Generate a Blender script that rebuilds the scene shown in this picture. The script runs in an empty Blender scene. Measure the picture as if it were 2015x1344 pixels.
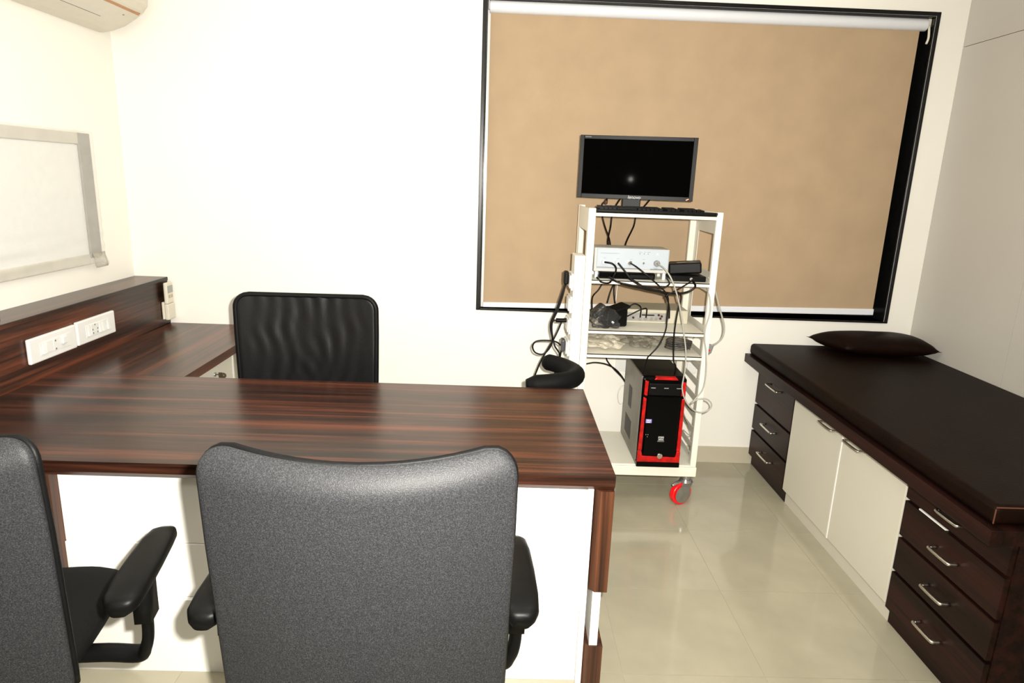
import bpy, bmesh, math, random
from mathutils import Vector, Matrix, noise
random.seed(4)
SC = bpy.context.scene
COL = SC.collection
R = math.radians

# ------------------------------------------------------------------ camera, world, lights, exposure
cam = bpy.data.objects.new('camera', bpy.data.cameras.new('camera'))
COL.objects.link(cam)
yaw, pitch, roll = 0.02, 0.24, 0.0373
fwd = Vector((math.sin(yaw)*math.cos(pitch), math.cos(yaw)*math.cos(pitch), -math.sin(pitch)))
rt = Vector((math.cos(yaw), -math.sin(yaw), 0))
upv = rt.cross(fwd)
r2 = rt*math.cos(roll) + upv*math.sin(roll)
u2 = upv*math.cos(roll) - rt*math.sin(roll)
m = Matrix((r2, u2, -fwd)).transposed().to_4x4()
CAM = Vector((2.038, -3.6859, 1.6048))
m.translation = CAM
cam.matrix_world = m
cam.data.sensor_width = 36
cam.data.lens = 1302.18*36/2015
cam.data.clip_start = 0.02
SC.camera = cam

w = bpy.data.worlds.new('world'); SC.world = w
w.use_nodes = True
w.node_tree.nodes['Background'].inputs[0].default_value = (0.9, 0.92, 1, 1)
w.node_tree.nodes['Background'].inputs[1].default_value = 0.03

def lamp(name, kind, loc, energy, color=(1, 1, 1), **k):
    d = bpy.data.lights.new(name, kind); d.energy = energy; d.color = color
    for a, v in k.items(): setattr(d, a, v)
    o = bpy.data.objects.new(name, d); COL.objects.link(o); o.location = loc
    return o
# the photographer's flash beside the lens, aimed a little to the left
fl = lamp('camera_flash', 'SPOT', CAM + r2*0.07 + u2*0.05 + fwd*0.03, 600, (1, 0.955, 0.875),
          shadow_soft_size=0.018, spot_size=R(146), spot_blend=1.0)
fl.rotation_euler = (Vector((1.5, 0, 1.45)) - fl.location).to_track_quat('-Z', 'Y').to_euler()
# soft fill lights added under the ceiling to even out the flash falloff
for lx, ly in ((1.3, -1.9), (3.0, -1.9), (1.3, -3.7), (3.0, -3.7)):
    lamp('ceiling_fill', 'AREA', (lx, ly, 2.72), 9, (1, 0.95, 0.85), shape='RECTANGLE', size=0.9, size_y=0.4)
SC.view_settings.view_transform = 'Standard'
SC.view_settings.look = 'None'
SC.view_settings.exposure = 0.0
SC.view_settings.gamma = 1
SC.view_settings.use_curve_mapping = False

# ------------------------------------------------------------------ materials
def mat(name, col, rough=0.5, metal=0.0, spec=0.5, noise_amt=0.0, noise_scale=20, bump=0.0, bump_scale=200, coat=0.0, emit=None, alpha=1.0, trans=0.0, sheen=0.0):
    M = bpy.data.materials.new(name); M.use_nodes = True
    nt = M.node_tree; b = nt.nodes['Principled BSDF']
    b.inputs['Base Color'].default_value = (*col, 1)
    b.inputs['Roughness'].default_value = rough
    b.inputs['Metallic'].default_value = metal
    b.inputs['Specular IOR Level'].default_value = spec
    b.inputs['Coat Weight'].default_value = coat
    b.inputs['Alpha'].default_value = alpha
    b.inputs['Transmission Weight'].default_value = trans
    b.inputs['Sheen Weight'].default_value = sheen
    if emit:
        b.inputs['Emission Color'].default_value = (*emit[0], 1); b.inputs['Emission Strength'].default_value = emit[1]
    tc = nt.nodes.new('ShaderNodeTexCoord')
    if noise_amt:
        n = nt.nodes.new('ShaderNodeTexNoise'); n.inputs['Scale'].default_value = noise_scale; n.inputs['Detail'].default_value = 5
        nt.links.new(tc.outputs['Object'], n.inputs['Vector'])
        r = nt.nodes.new('ShaderNodeValToRGB')
        r.color_ramp.elements[0].position = 0.3; r.color_ramp.elements[1].position = 0.7
        r.color_ramp.elements[0].color = (*[max(0, c*(1-noise_amt)) for c in col], 1)
        r.color_ramp.elements[1].color = (*[min(1, c*(1+noise_amt)) for c in col], 1)
        nt.links.new(n.outputs['Fac'], r.inputs['Fac']); nt.links.new(r.outputs['Color'], b.inputs['Base Color'])
    if bump:
        n = nt.nodes.new('ShaderNodeTexNoise'); n.inputs['Scale'].default_value = bump_scale; n.inputs['Detail'].default_value = 3
        nt.links.new(tc.outputs['Object'], n.inputs['Vector'])
        bp = nt.nodes.new('ShaderNodeBump'); bp.inputs['Strength'].default_value = bump; bp.inputs['Distance'].default_value = 0.004
        nt.links.new(n.outputs['Fac'], bp.inputs['Height']); nt.links.new(bp.outputs['Normal'], b.inputs['Normal'])
    return M

def wood(name, axis, dark, mid, light, rough=0.28, across=17, spec=0.36):
    M = bpy.data.materials.new(name); M.use_nodes = True
    nt = M.node_tree; b = nt.nodes['Principled BSDF']; L = nt.links.new
    tc = nt.nodes.new('ShaderNodeTexCoord')
    def streak(sc_al, sc_ac, det):
        mp = nt.nodes.new('ShaderNodeMapping')
        s = [sc_ac]*3; s['xyz'.index(axis)] = sc_al
        mp.inputs['Scale'].default_value = s
        L(tc.outputs['Object'], mp.inputs['Vector'])
        n = nt.nodes.new('ShaderNodeTexNoise'); n.inputs['Scale'].default_value = 1; n.inputs['Detail'].default_value = det
        n.inputs['Roughness'].default_value = 0.55; n.inputs['Distortion'].default_value = 0.15
        L(mp.outputs['Vector'], n.inputs['Vector']); return n
    a = streak(0.7, across, 2); c = streak(2.5, across*6, 4)
    mx = nt.nodes.new('ShaderNodeMath'); mx.operation = 'MULTIPLY_ADD'; mx.inputs[1].default_value = 0.42
    ml = nt.nodes.new('ShaderNodeMath'); ml.operation = 'MULTIPLY'; ml.inputs[1].default_value = 0.62
    L(a.outputs['Fac'], ml.inputs[0]); L(c.outputs['Fac'], mx.inputs[0]); L(ml.outputs[0], mx.inputs[2])
    r = nt.nodes.new('ShaderNodeValToRGB'); e = r.color_ramp.elements
    e[0].position = 0.40; e[0].color = (*dark, 1); e[1].position = 0.66; e[1].color = (*light, 1)
    k = e.new(0.52); k.color = (*mid, 1)
    L(mx.outputs[0], r.inputs['Fac']); L(r.outputs['Color'], b.inputs['Base Color'])
    b.inputs['Roughness'].default_value = rough; b.inputs['Specular IOR Level'].default_value = spec
    bp = nt.nodes.new('ShaderNodeBump'); bp.inputs['Strength'].default_value = 0.06; bp.inputs['Distance'].default_value = 0.002
    L(c.outputs['Fac'], bp.inputs['Height']); L(bp.outputs['Normal'], b.inputs['Normal'])
    return M

def mesh_fabric(name, c0, c1, scale, rough, strength, spec=0.5):
    # woven net: fine rows of dark holes between lighter threads
    M = bpy.data.materials.new(name); M.use_nodes = True
    nt = M.node_tree; b = nt.nodes['Principled BSDF']; L = nt.links.new
    tc = nt.nodes.new('ShaderNodeTexCoord')
    v = nt.nodes.new('ShaderNodeTexVoronoi'); v.inputs['Scale'].default_value = scale; v.inputs['Randomness'].default_value = 1.0
    L(tc.outputs['Object'], v.inputs['Vector'])
    n = nt.nodes.new('ShaderNodeTexNoise'); n.inputs['Scale'].default_value = scale*0.6; n.inputs['Detail'].default_value = 4
    L(tc.outputs['Object'], n.inputs['Vector'])
    mu = nt.nodes.new('ShaderNodeMath'); mu.operation = 'MULTIPLY'
    L(v.outputs['Distance'], mu.inputs[0]); L(n.outputs['Fac'], mu.inputs[1])
    r = nt.nodes.new('ShaderNodeValToRGB'); e = r.color_ramp.elements
    e[0].position = 0.08; e[0].color = (*c0, 1); e[1].position = 0.45; e[1].color = (*c1, 1)
    L(mu.outputs[0], r.inputs['Fac']); L(r.outputs['Color'], b.inputs['Base Color'])
    bp = nt.nodes.new('ShaderNodeBump'); bp.inputs['Strength'].default_value = strength; bp.inputs['Distance'].default_value = 0.0015
    L(mu.outputs[0], bp.inputs['Height']); L(bp.outputs['Normal'], b.inputs['Normal'])
    b.inputs['Roughness'].default_value = rough; b.inputs['Specular IOR Level'].default_value = spec
    return M

def film(name, col, op, rough=0.2, gloss=0.35, var=0.25):
    M = bpy.data.materials.new(name); M.use_nodes = True
    nt = M.node_tree; L = nt.links.new; nt.nodes.remove(nt.nodes['Principled BSDF'])
    out = nt.nodes['Material Output']
    t = nt.nodes.new('ShaderNodeBsdfTransparent'); d = nt.nodes.new('ShaderNodeBsdfDiffuse'); g = nt.nodes.new('ShaderNodeBsdfGlossy')
    d.inputs['Color'].default_value = (*col, 1); g.inputs['Roughness'].default_value = rough; g.inputs['Color'].default_value = (0.9, 0.9, 0.9, 1)
    tc = nt.nodes.new('ShaderNodeTexCoord'); n = nt.nodes.new('ShaderNodeTexNoise'); n.inputs['Scale'].default_value = 30; n.inputs['Detail'].default_value = 6
    L(tc.outputs['Object'], n.inputs['Vector'])
    mr = nt.nodes.new('ShaderNodeMapRange'); mr.inputs['From Min'].default_value = 0.3; mr.inputs['From Max'].default_value = 0.7
    mr.inputs['To Min'].default_value = op*(1-var); mr.inputs['To Max'].default_value = min(1, op*(1+var))
    L(n.outputs['Fac'], mr.inputs['Value'])
    m1 = nt.nodes.new('ShaderNodeMixShader'); m2 = nt.nodes.new('ShaderNodeMixShader')
    L(mr.outputs['Result'], m1.inputs['Fac']); L(t.outputs[0], m1.inputs[1]); L(d.outputs[0], m1.inputs[2])
    fr = nt.nodes.new('ShaderNodeFresnel'); fr.inputs['IOR'].default_value = 1.3
    ma = nt.nodes.new('ShaderNodeMath'); ma.operation = 'MULTIPLY'; ma.inputs[1].default_value = gloss*3; ma.use_clamp = True
    L(fr.outputs[0], ma.inputs[0]); L(ma.outputs[0], m2.inputs['Fac'])
    L(m1.outputs[0], m2.inputs[1]); L(g.outputs[0], m2.inputs[2]); L(m2.outputs[0], out.inputs['Surface'])
    return M

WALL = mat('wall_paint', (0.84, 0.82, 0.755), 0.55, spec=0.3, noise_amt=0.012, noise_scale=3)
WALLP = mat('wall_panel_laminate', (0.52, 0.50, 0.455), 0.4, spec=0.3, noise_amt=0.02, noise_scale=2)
CEIL = mat('ceiling_paint', (0.85, 0.84, 0.8), 0.7)
TILE = mat('floor_tile', (0.385, 0.357, 0.265), 0.09, spec=0.5, noise_amt=0.07, noise_scale=5)
GROUT = mat('tile_grout', (0.38, 0.345, 0.26), 0.8)
SKIRT = mat('skirting_tile', (0.50, 0.455, 0.35), 0.25, noise_amt=0.05, noise_scale=6)
DK, MD, LT = (0.010, 0.0043, 0.0028), (0.036, 0.0120, 0.0066), (0.118, 0.034, 0.0155)
WX = wood('dark_wood_grain_x', 'x', DK, MD, LT)
WY = wood('dark_wood_grain_y', 'y', DK, MD, LT)
WZ = wood('dark_wood_grain_z', 'z', (0.02, 0.008, 0.005), (0.055, 0.02, 0.010), (0.12, 0.042, 0.018), across=26)
WC = wood('wenge_laminate', 'y', (0.0065, 0.0025, 0.0018), (0.013, 0.0046, 0.0034), (0.028, 0.0075, 0.005), rough=0.4, across=20, spec=0.16)
WHITE = mat('white_laminate', (0.84, 0.83, 0.79), 0.3, noise_amt=0.01, noise_scale=4)
CREAM = mat('cream_laminate', (0.66, 0.635, 0.54), 0.38, noise_amt=0.015, noise_scale=4)
LEATH = mat('brown_leatherette', (0.0062, 0.0022, 0.0012), 0.5, spec=0.07, noise_amt=0.3, noise_scale=8, bump=0.2, bump_scale=160)
PIPING = mat('brown_piping', (0.10, 0.035, 0.02), 0.4)
STEEL = mat('brushed_steel', (0.62, 0.58, 0.52), 0.28, metal=1.0, bump=0.05)
CHROME = mat('chrome', (0.7, 0.7, 0.7), 0.15, metal=1.0, bump=0.02)
CASTM = mat('caster_zinc', (0.36, 0.36, 0.36), 0.35, metal=0.9, noise_amt=0.2)
RED = mat('red_polyurethane', (0.85, 0.004, 0.008), 0.35, noise_amt=0.05)
REDP = mat('red_plastic', (0.40, 0.0008, 0.001), 0.3, noise_amt=0.5, noise_scale=35)
CARTW = mat('cream_powder_coat', (0.76, 0.735, 0.64), 0.42, spec=0.4, noise_amt=0.015, bump=0.04, bump_scale=400)
NETG = mat('grey_mesh', (0.02, 0.02, 0.02), 0.5)
NET_A = mesh_fabric('grey_net_fabric', (0.0085, 0.0088, 0.0098), (0.036, 0.037, 0.040), 520, 0.5, 0.35, 0.2)
NET_C = mesh_fabric('black_net_fabric', (0.0015, 0.0015, 0.0015), (0.006, 0.006, 0.0066), 520, 0.36, 0.2, 0.45)
BPLAS = mat('black_plastic', (0.0026, 0.0026, 0.0026), 0.42, spec=0.14, noise_amt=0.2, bump=0.05, bump_scale=300)
BLEATH = mat('black_leatherette', (0.003, 0.003, 0.0032), 0.5, spec=0.16, noise_amt=0.2, bump=0.12, bump_scale=250)
SEATF = mat('black_seat_fabric', (0.006, 0.006, 0.006), 0.85, spec=0.1, noise_amt=0.3, noise_scale=300, bump=0.2, bump_scale=400)
FOAM = mat('black_foam', (0.003, 0.003, 0.0031), 0.65, spec=0.12, noise_amt=0.25, noise_scale=200, bump=0.15, bump_scale=300)
BCAB = mat('black_cable', (0.0035, 0.0022, 0.002), 0.4, spec=0.2, noise_amt=0.1)
GCAB = mat('grey_cable', (0.36, 0.35, 0.31), 0.45, noise_amt=0.05)
WCAB = mat('white_cable', (0.75, 0.74, 0.7), 0.45, noise_amt=0.03)
GRAN = mat('black_granite', (0.006, 0.006, 0.006), 0.12, spec=0.5, noise_amt=0.4, noise_scale=90)
FRAMEK = mat('black_window_frame', (0.003, 0.003, 0.0034), 0.3, spec=0.3, noise_amt=0.4, noise_scale=60)
GLASS = mat('dark_glass', (0.02, 0.024, 0.028), 0.03, trans=0.3, noise_amt=0.05)
BLIND = mat('tan_blind_fabric', (0.39, 0.285, 0.182), 0.85, spec=0.2, noise_amt=0.05, noise_scale=6, bump=0.12, bump_scale=500)
WPLAS = mat('white_plastic', (0.74, 0.74, 0.72), 0.3, noise_amt=0.01)
ROLLW = mat('white_roller_plastic', (0.70, 0.72, 0.76), 0.35, noise_amt=0.01)
IVORY = mat('ivory_plastic', (0.68, 0.64, 0.53), 0.35, noise_amt=0.02)
ACW = mat('aircon_plastic', (0.62, 0.58, 0.48), 0.35, noise_amt=0.02)
ACG = mat('aircon_seam', (0.22, 0.19, 0.17), 0.5, noise_amt=0.1)
ACR = mat('aircon_bronze_stripe', (0.42, 0.19, 0.07), 0.35, noise_amt=0.1)
DEVW = mat('device_front_pale_blue', (0.40, 0.45, 0.50), 0.4, noise_amt=0.015)
DEVC = mat('device_case_white', (0.48, 0.48, 0.46), 0.4, noise_amt=0.01)
DEVG = mat('device_grey', (0.20, 0.205, 0.205), 0.45, noise_amt=0.05)
INK = mat('grey_print', (0.16, 0.16, 0.17), 0.6, noise_amt=0.1)
INST = mat('instrument_beige', (0.52, 0.49, 0.38), 0.4, noise_amt=0.03)
INSTP = mat('instrument_panel', (0.30, 0.29, 0.27), 0.4, noise_amt=0.1)
PCSIDE = mat('pc_side_steel', (0.20, 0.18, 0.145), 0.42, metal=0.1, noise_amt=0.15, noise_scale=9)
PCVENT = mat('pc_vent', (0.05, 0.045, 0.045), 0.6, noise_amt=0.4, noise_scale=150)
GLOSSK = mat('gloss_black_plastic', (0.0012, 0.0011, 0.0011), 0.14, spec=0.12, noise_amt=0.2)
SCREEN = mat('matte_screen', (0.0011, 0.0011, 0.001), 0.05, spec=0.0001, noise_amt=0.1)
BEZEL = mat('monitor_bezel', (0.0032, 0.0032, 0.0036), 0.4, spec=0.12, noise_amt=0.15)
SILVER = mat('silver_print', (0.30, 0.30, 0.30), 0.4, noise_amt=0.03)
STICK = mat('blue_sticker', (0.22, 0.18, 0.52), 0.4, noise_amt=0.03)
LED = mat('orange_led', (0.8, 0.2, 0.05), 0.4, emit=((1, 0.16, 0.02), 2.2), noise_amt=0.02)
REDDOT = mat('red_button', (0.7, 0.01, 0.01), 0.4, noise_amt=0.02)
BOARDW = mat('board_white', (0.74, 0.75, 0.73), 0.35, noise_amt=0.02)
BOARDG = mat('board_grey_frame', (0.235, 0.22, 0.195), 0.45, noise_amt=0.15, noise_scale=25)
FILM = film('clear_film', (0.85, 0.85, 0.82), 0.10, 0.3, 0.04, 0.08)
BAGF = film('crumpled_polythene', (0.80, 0.75, 0.62), 0.62, 0.25, 0.12)
BAGK = film('clear_bag_over_black', (0.10, 0.10, 0.10), 0.2, 0.12, 0.3)
MAROON = mat('dark_red_paint', (0.05, 0.006, 0.005), 0.4, noise_amt=0.2)
DISP = mat('grey_display', (0.30, 0.32, 0.29), 0.25, noise_amt=0.04)
BTN = mat('olive_buttons', (0.45, 0.38, 0.24), 0.5, noise_amt=0.04)

# ------------------------------------------------------------------ geometry helpers
ORG = {}
def catmull(pts, n=6):
    P = [Vector(p) for p in pts]
    if len(P) < 3: return P
    out = []
    for i in range(len(P)-1):
        p0 = P[i-1] if i else P[0]*2-P[1]
        p1, p2 = P[i], P[i+1]
        p3 = P[i+2] if i+2 < len(P) else P[-1]*2-P[-2]
        for k in range(n):
            t = k/n
            out.append(0.5*((2*p1)+(p2-p0)*t+(2*p0-5*p1+4*p2-p3)*t*t+(3*p1-p0-3*p2+p3)*t**3))
    out.append(P[-1]); return out

class B:
    def __init__(s): s.v = []; s.f = []
    def add(s, vs, fs):
        o = len(s.v); s.v += [tuple(v) for v in vs]; s.f += [tuple(i+o for i in f) for f in fs]; return s
    def box(s, x0, x1, y0, y1, z0, z1):
        return s.add([(x0,y0,z0),(x1,y0,z0),(x1,y1,z0),(x0,y1,z0),(x0,y0,z1),(x1,y0,z1),(x1,y1,z1),(x0,y1,z1)],
                     [(0,3,2,1),(4,5,6,7),(0,1,5,4),(1,2,6,5),(2,3,7,6),(3,0,4,7)])
    def rbox(s, c, size, rz=0, rx=0, ry=0):
        mt = Matrix.Translation(c) @ Matrix.Rotation(rz,4,'Z') @ Matrix.Rotation(ry,4,'Y') @ Matrix.Rotation(rx,4,'X')
        a,b,d = [q/2 for q in size]
        vs = [mt @ Vector(p) for p in ((-a,-b,-d),(a,-b,-d),(a,b,-d),(-a,b,-d),(-a,-b,d),(a,-b,d),(a,b,d),(-a,b,d))]
        return s.add(vs, [(0,3,2,1),(4,5,6,7),(0,1,5,4),(1,2,6,5),(2,3,7,6),(3,0,4,7)])
    def prism(s, poly, axis, a0, a1):
        # poly: 2-D points in the two other axes (x<y<z order)
        def put(p, a):
            return {'x': (a, p[0], p[1]), 'y': (p[0], a, p[1]), 'z': (p[0], p[1], a)}[axis]
        n = len(poly)
        vs = [put(p, a0) for p in poly] + [put(p, a1) for p in poly]
        fs = [tuple(range(n))[::-1], tuple(range(n, 2*n))] + [(i, (i+1) % n, n+(i+1) % n, n+i) for i in range(n)]
        return s.add(vs, fs)
    def rings(s, rings, cap=True, closed=False):
        n = len(rings[0]); vs = [p for r in rings for p in r]; fs = []
        k = len(rings)
        for i in range(k if closed else k-1):
            j = (i+1) % k
            for q in range(n): fs.append((i*n+q, i*n+(q+1) % n, j*n+(q+1) % n, j*n+q))
        if cap and not closed: fs += [tuple(range(n))[::-1], tuple((k-1)*n+q for q in range(n))]
        return s.add(vs, fs)
    def cyl(s, p0, p1, r0, r1=None, n=20):
        p0, p1 = Vector(p0), Vector(p1); r1 = r0 if r1 is None else r1
        d = (p1-p0).normalized(); a = d.orthogonal().normalized(); b = d.cross(a)
        ring = lambda p, r: [p+a*(r*math.cos(t))+b*(r*math.sin(t)) for t in (2*math.pi*i/n for i in range(n))]
        return s.rings([ring(p0, r0), ring(p1, r1)])
    def tube(s, pts, r, n=8, sm=6, flat=1.0):
        P = catmull(pts, sm) if sm else [Vector(p) for p in pts]
        rr = r if callable(r) else (lambda t: r)
        rings = []; up = None
        for i, p in enumerate(P):
            d = (P[min(i+1, len(P)-1)]-P[max(i-1, 0)]).normalized()
            if up is None: up = d.orthogonal().normalized()
            up = (up - d*up.dot(d))
            up = up.normalized() if up.length > 1e-5 else d.orthogonal().normalized()
            b = d.cross(up); q = rr(i/(len(P)-1))
            rings.append([p+up*(q*math.cos(t))+b*(q*flat*math.sin(t)) for t in (2*math.pi*k/n for k in range(n))])
        return s.rings(rings)
    def lathe(s, prof, c, n=24):
        return s.rings([[(c[0]+r*math.cos(2*math.pi*i/n), c[1]+r*math.sin(2*math.pi*i/n), c[2]+z) for i in range(n)] for r, z in prof])
    def obj(s, name, M, parent=None, smooth=False, bevel=0, seg=2, sub=0, world=True):
        me = bpy.data.meshes.new(name)
        off = ORG.get(parent.name, Vector()) if (parent is not None and world) else Vector()
        me.from_pydata([tuple(Vector(v)-off) for v in s.v], [], s.f)
        bm = bmesh.new(); bm.from_mesh(me); bmesh.ops.recalc_face_normals(bm, faces=bm.faces); bm.to_mesh(me); bm.free()
        me.materials.append(M)
        o = bpy.data.objects.new(name, me); COL.objects.link(o)
        if parent is not None:
            o.parent = parent; ORG[o.name] = off
        else: ORG[o.name] = Vector()
        if smooth:
            for p in me.polygons: p.use_smooth = True
        if bevel:
            md = o.modifiers.new('bevel', 'BEVEL'); md.width = bevel; md.segments = seg; md.limit_method = 'ANGLE'; md.angle_limit = R(35)
            md.harden_normals = False
        if sub:
            md = o.modifiers.new('subsurf', 'SUBSURF'); md.levels = sub; md.render_levels = sub
            for p in me.polygons: p.use_smooth = True
        return o

def thing(name, label, cat, loc=(0,0,0), group=None):
    o = bpy.data.objects.new(name, None); COL.objects.link(o); o.location = loc; ORG[o.name] = Vector(loc)
    o.empty_display_size = 0.1
    return tag(o, label, cat, group)
def tag(o, label, cat, group=None):
    o['label'] = label; o['category'] = cat
    if group: o['group'] = group
    return o
def struct(o): o['kind'] = 'structure'; return o
def copy_tree(o, parent=None):
    c = o.copy(); COL.objects.link(c)
    if parent is not None: c.parent = parent
    for ch in list(o.children): copy_tree(ch, c)
    return c
def text(body, size, loc, name, M, parent, shear=0.0, facing='-y', depth=0.0004, width=None):
    cu = bpy.data.curves.new(name, 'FONT'); cu.body = body; cu.size = size; cu.align_x = 'CENTER'; cu.align_y = 'CENTER'; cu.extrude = depth; cu.shear = shear
    t = bpy.data.objects.new(name, cu); COL.objects.link(t)
    dg = bpy.context.evaluated_depsgraph_get()
    me = bpy.data.meshes.new_from_object(t.evaluated_get(dg)); bpy.data.objects.remove(t)
    me.transform(Matrix.Rotation(R(90), 4, 'X'))
    if width:
        xs = [v.co.x for v in me.vertices]; k = width/(max(xs)-min(xs)); me.transform(Matrix.Scale(k, 4))
    me.transform(Matrix.Translation(Vector(loc)-ORG[parent.name]))
    me.materials.clear(); me.materials.append(M)
    o = bpy.data.objects.new(name, me); COL.objects.link(o); o.parent = parent; ORG[o.name] = ORG[parent.name]
    return o

# ------------------------------------------------------------------ the room
W = 4.4023; YF = -4.85; H = 2.78
fl_o = struct(B().box(-0.15, W+0.15, YF-0.15, 0.2, -0.12, -0.0015).obj('floor', GROUT))
T = 0.485
xs = [0] + [round(2.975+T*k, 4) for k in range(-6, 3)] + [W]
ys = [YF] + [round(-0.82+T*k, 4) for k in range(-8, 2)] + [0]
cache = {}
for i in range(len(xs)-1):
    for j in range(len(ys)-1):
        wx, wy = round(xs[i+1]-xs[i], 4), round(ys[j+1]-ys[j], 4)
        if (wx, wy) not in cache:
            o = B().box(0.0008, wx-0.0008, 0.0008, wy-0.0008, -0.0015, 0).obj('tile', TILE)
            cache[(wx, wy)] = o
        else:
            o = cache[(wx, wy)].copy(); COL.objects.link(o)
        o.parent = fl_o; o.location = (xs[i], ys[j], 0)
WL, WR_, WB, WT = 1.921, 4.236, 0.892, 2.500       # window opening
b = B()
b.box(-0.15, WL, 0, 0.2, 0, H); b.box(WR_, W+0.15, 0, 0.2, 0, H); b.box(WL, WR_, 0, 0.2, 0, WB); b.box(WL, WR_, 0, 0.2, WT, H)
struct(b.obj('wall_back', WALL))
struct(B().box(-0.15, 0, YF, 0, 0, H).obj('wall_left', WALL))
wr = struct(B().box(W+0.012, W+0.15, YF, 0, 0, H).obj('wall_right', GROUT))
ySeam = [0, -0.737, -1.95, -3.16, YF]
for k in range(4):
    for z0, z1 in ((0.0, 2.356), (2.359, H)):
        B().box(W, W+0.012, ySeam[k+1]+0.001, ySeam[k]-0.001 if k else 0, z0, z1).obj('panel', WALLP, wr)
struct(B().box(-0.15, W+0.15, YF-0.15, YF, 0, H).obj('wall_front', WALL))
struct(B().box(-0.15, W+0.15, YF-0.15, 0.2, H, H+0.1).obj('ceiling', CEIL))
bb = struct(B().box(0, W, -0.012, 0, 0, 0.098).obj('baseboard_back', SKIRT))

# window
win = thing('window_1', 'x', 'window', (3.08, 0, 0.88)); del win['label']; del win['category']; struct(win)
b = B(); fw = 0.0203; y0, y1 = -0.010, 0.0
b.box(1.9007, WL, y0, y1, 0.8816, 2.5191).obj('frame', FRAMEK, win, bevel=0.003)
B().box(WR_, 4.2542, y0, y1, 0.8816, 2.5191).obj('frame', FRAMEK, win, bevel=0.003)
B().box(WL, WR_, y0, y1, WT, 2.5191).obj('frame', FRAMEK, win, bevel=0.003)
B().box(WL, WR_, y0, y1, 0.8816, WB).obj('frame', FRAMEK, win, bevel=0.003)
B().box(WL, WL+0.006, 0, 0.17, WB, WT).obj('reveal', GRAN, win)
B().box(WR_-0.006, WR_, 0, 0.17, WB, WT).obj('reveal', GRAN, win)
B().box(WL, WR_, 0, 0.17, WB-0.008, WB).obj('sill', GRAN, win)
B().box(WL, WR_, 0, 0.17, WT-0.006, WT).obj('reveal', GRAN, win)
B().box(WL+0.006, WL+0.028, 0.045, 0.10, WB, WT-0.006).obj('sheen_strip', WPLAS, win)  # white strip that paints in the bright sheen on the left reveal
for a, c in ((WL+0.006, 3.07), (3.09, WR_-0.006)):
    B().box(a, c, 0.150, 0.156, WB, WT-0.006).obj('pane', GLASS, win)
B().box(3.07, 3.09, 0.14, 0.165, WB, WT-0.006).obj('mullion', FRAMEK, win)

# roller blind
bl = thing('roller_blind', 'tan fabric roller blind pulled down over the whole window', 'blind', (3.06, 0.03, 2.46))
BX0, BX1 = 1.9405, 4.178
n = 24; vs = []; fs = []
for i in range(n+1):
    x = BX0+(BX1-BX0)*i/n; zb = 0.921+0.036*i/n
    for z in (2.462, zb):
        vs += [(x, 0.030, z), (x, 0.0308, z)]
bq = B()
bq.prism([(BX0, 0.921), (BX1, 0.957), (BX1, 2.462), (BX0, 2.462)], 'y', 0.0296, 0.0304).obj('fabric', BLIND, bl)
B().prism([(BX0-0.003, 0.8935), (BX1+0.004, 0.922), (BX1+0.004, 0.958), (BX0-0.003, 0.922)], 'y', 0.021, 0.037).obj('hem_bar', ROLLW, bl, bevel=0.004)
B().cyl((BX0-0.006, 0.033, 2.464), (BX1+0.03, 0.033, 2.464), 0.031, n=32).obj('roller_tube', ROLLW, bl, smooth=True, bevel=0.004)
B().box(BX1+0.031, WR_-0.007, 0.02, 0.07, 2.45, 2.493).obj('bracket', IVORY, bl, bevel=0.004)
B().box(WL+0.007, BX0-0.007, 0.02, 0.06, 2.45, 2.493).obj('bracket', WPLAS, bl, bevel=0.002)
B().tube([(BX1+0.040, 0.02, 2.46), (BX1+0.042, 0.012, 2.40), (BX1+0.040, 0.02, 2.37)], 0.006).obj('chain_clip', IVORY, bl, smooth=True)

# ------------------------------------------------------------------ wood ledge along the left wall
XL = 0.1826; XR = 0.7203
lg = thing('wood_ledge', 'dark wood boxed ledge along the left wall behind the side desk', 'ledge', (0.09, -1.0, 0))
B().box(0.001, XL-0.004, -3.0, -0.002, 0.02, 0.99).obj('face_panel', WY, lg)
B().box(0.001, XL, -3.0, -0.002, 0.99, 1.010).obj('top_board', WY, lg, bevel=0.002)

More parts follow.
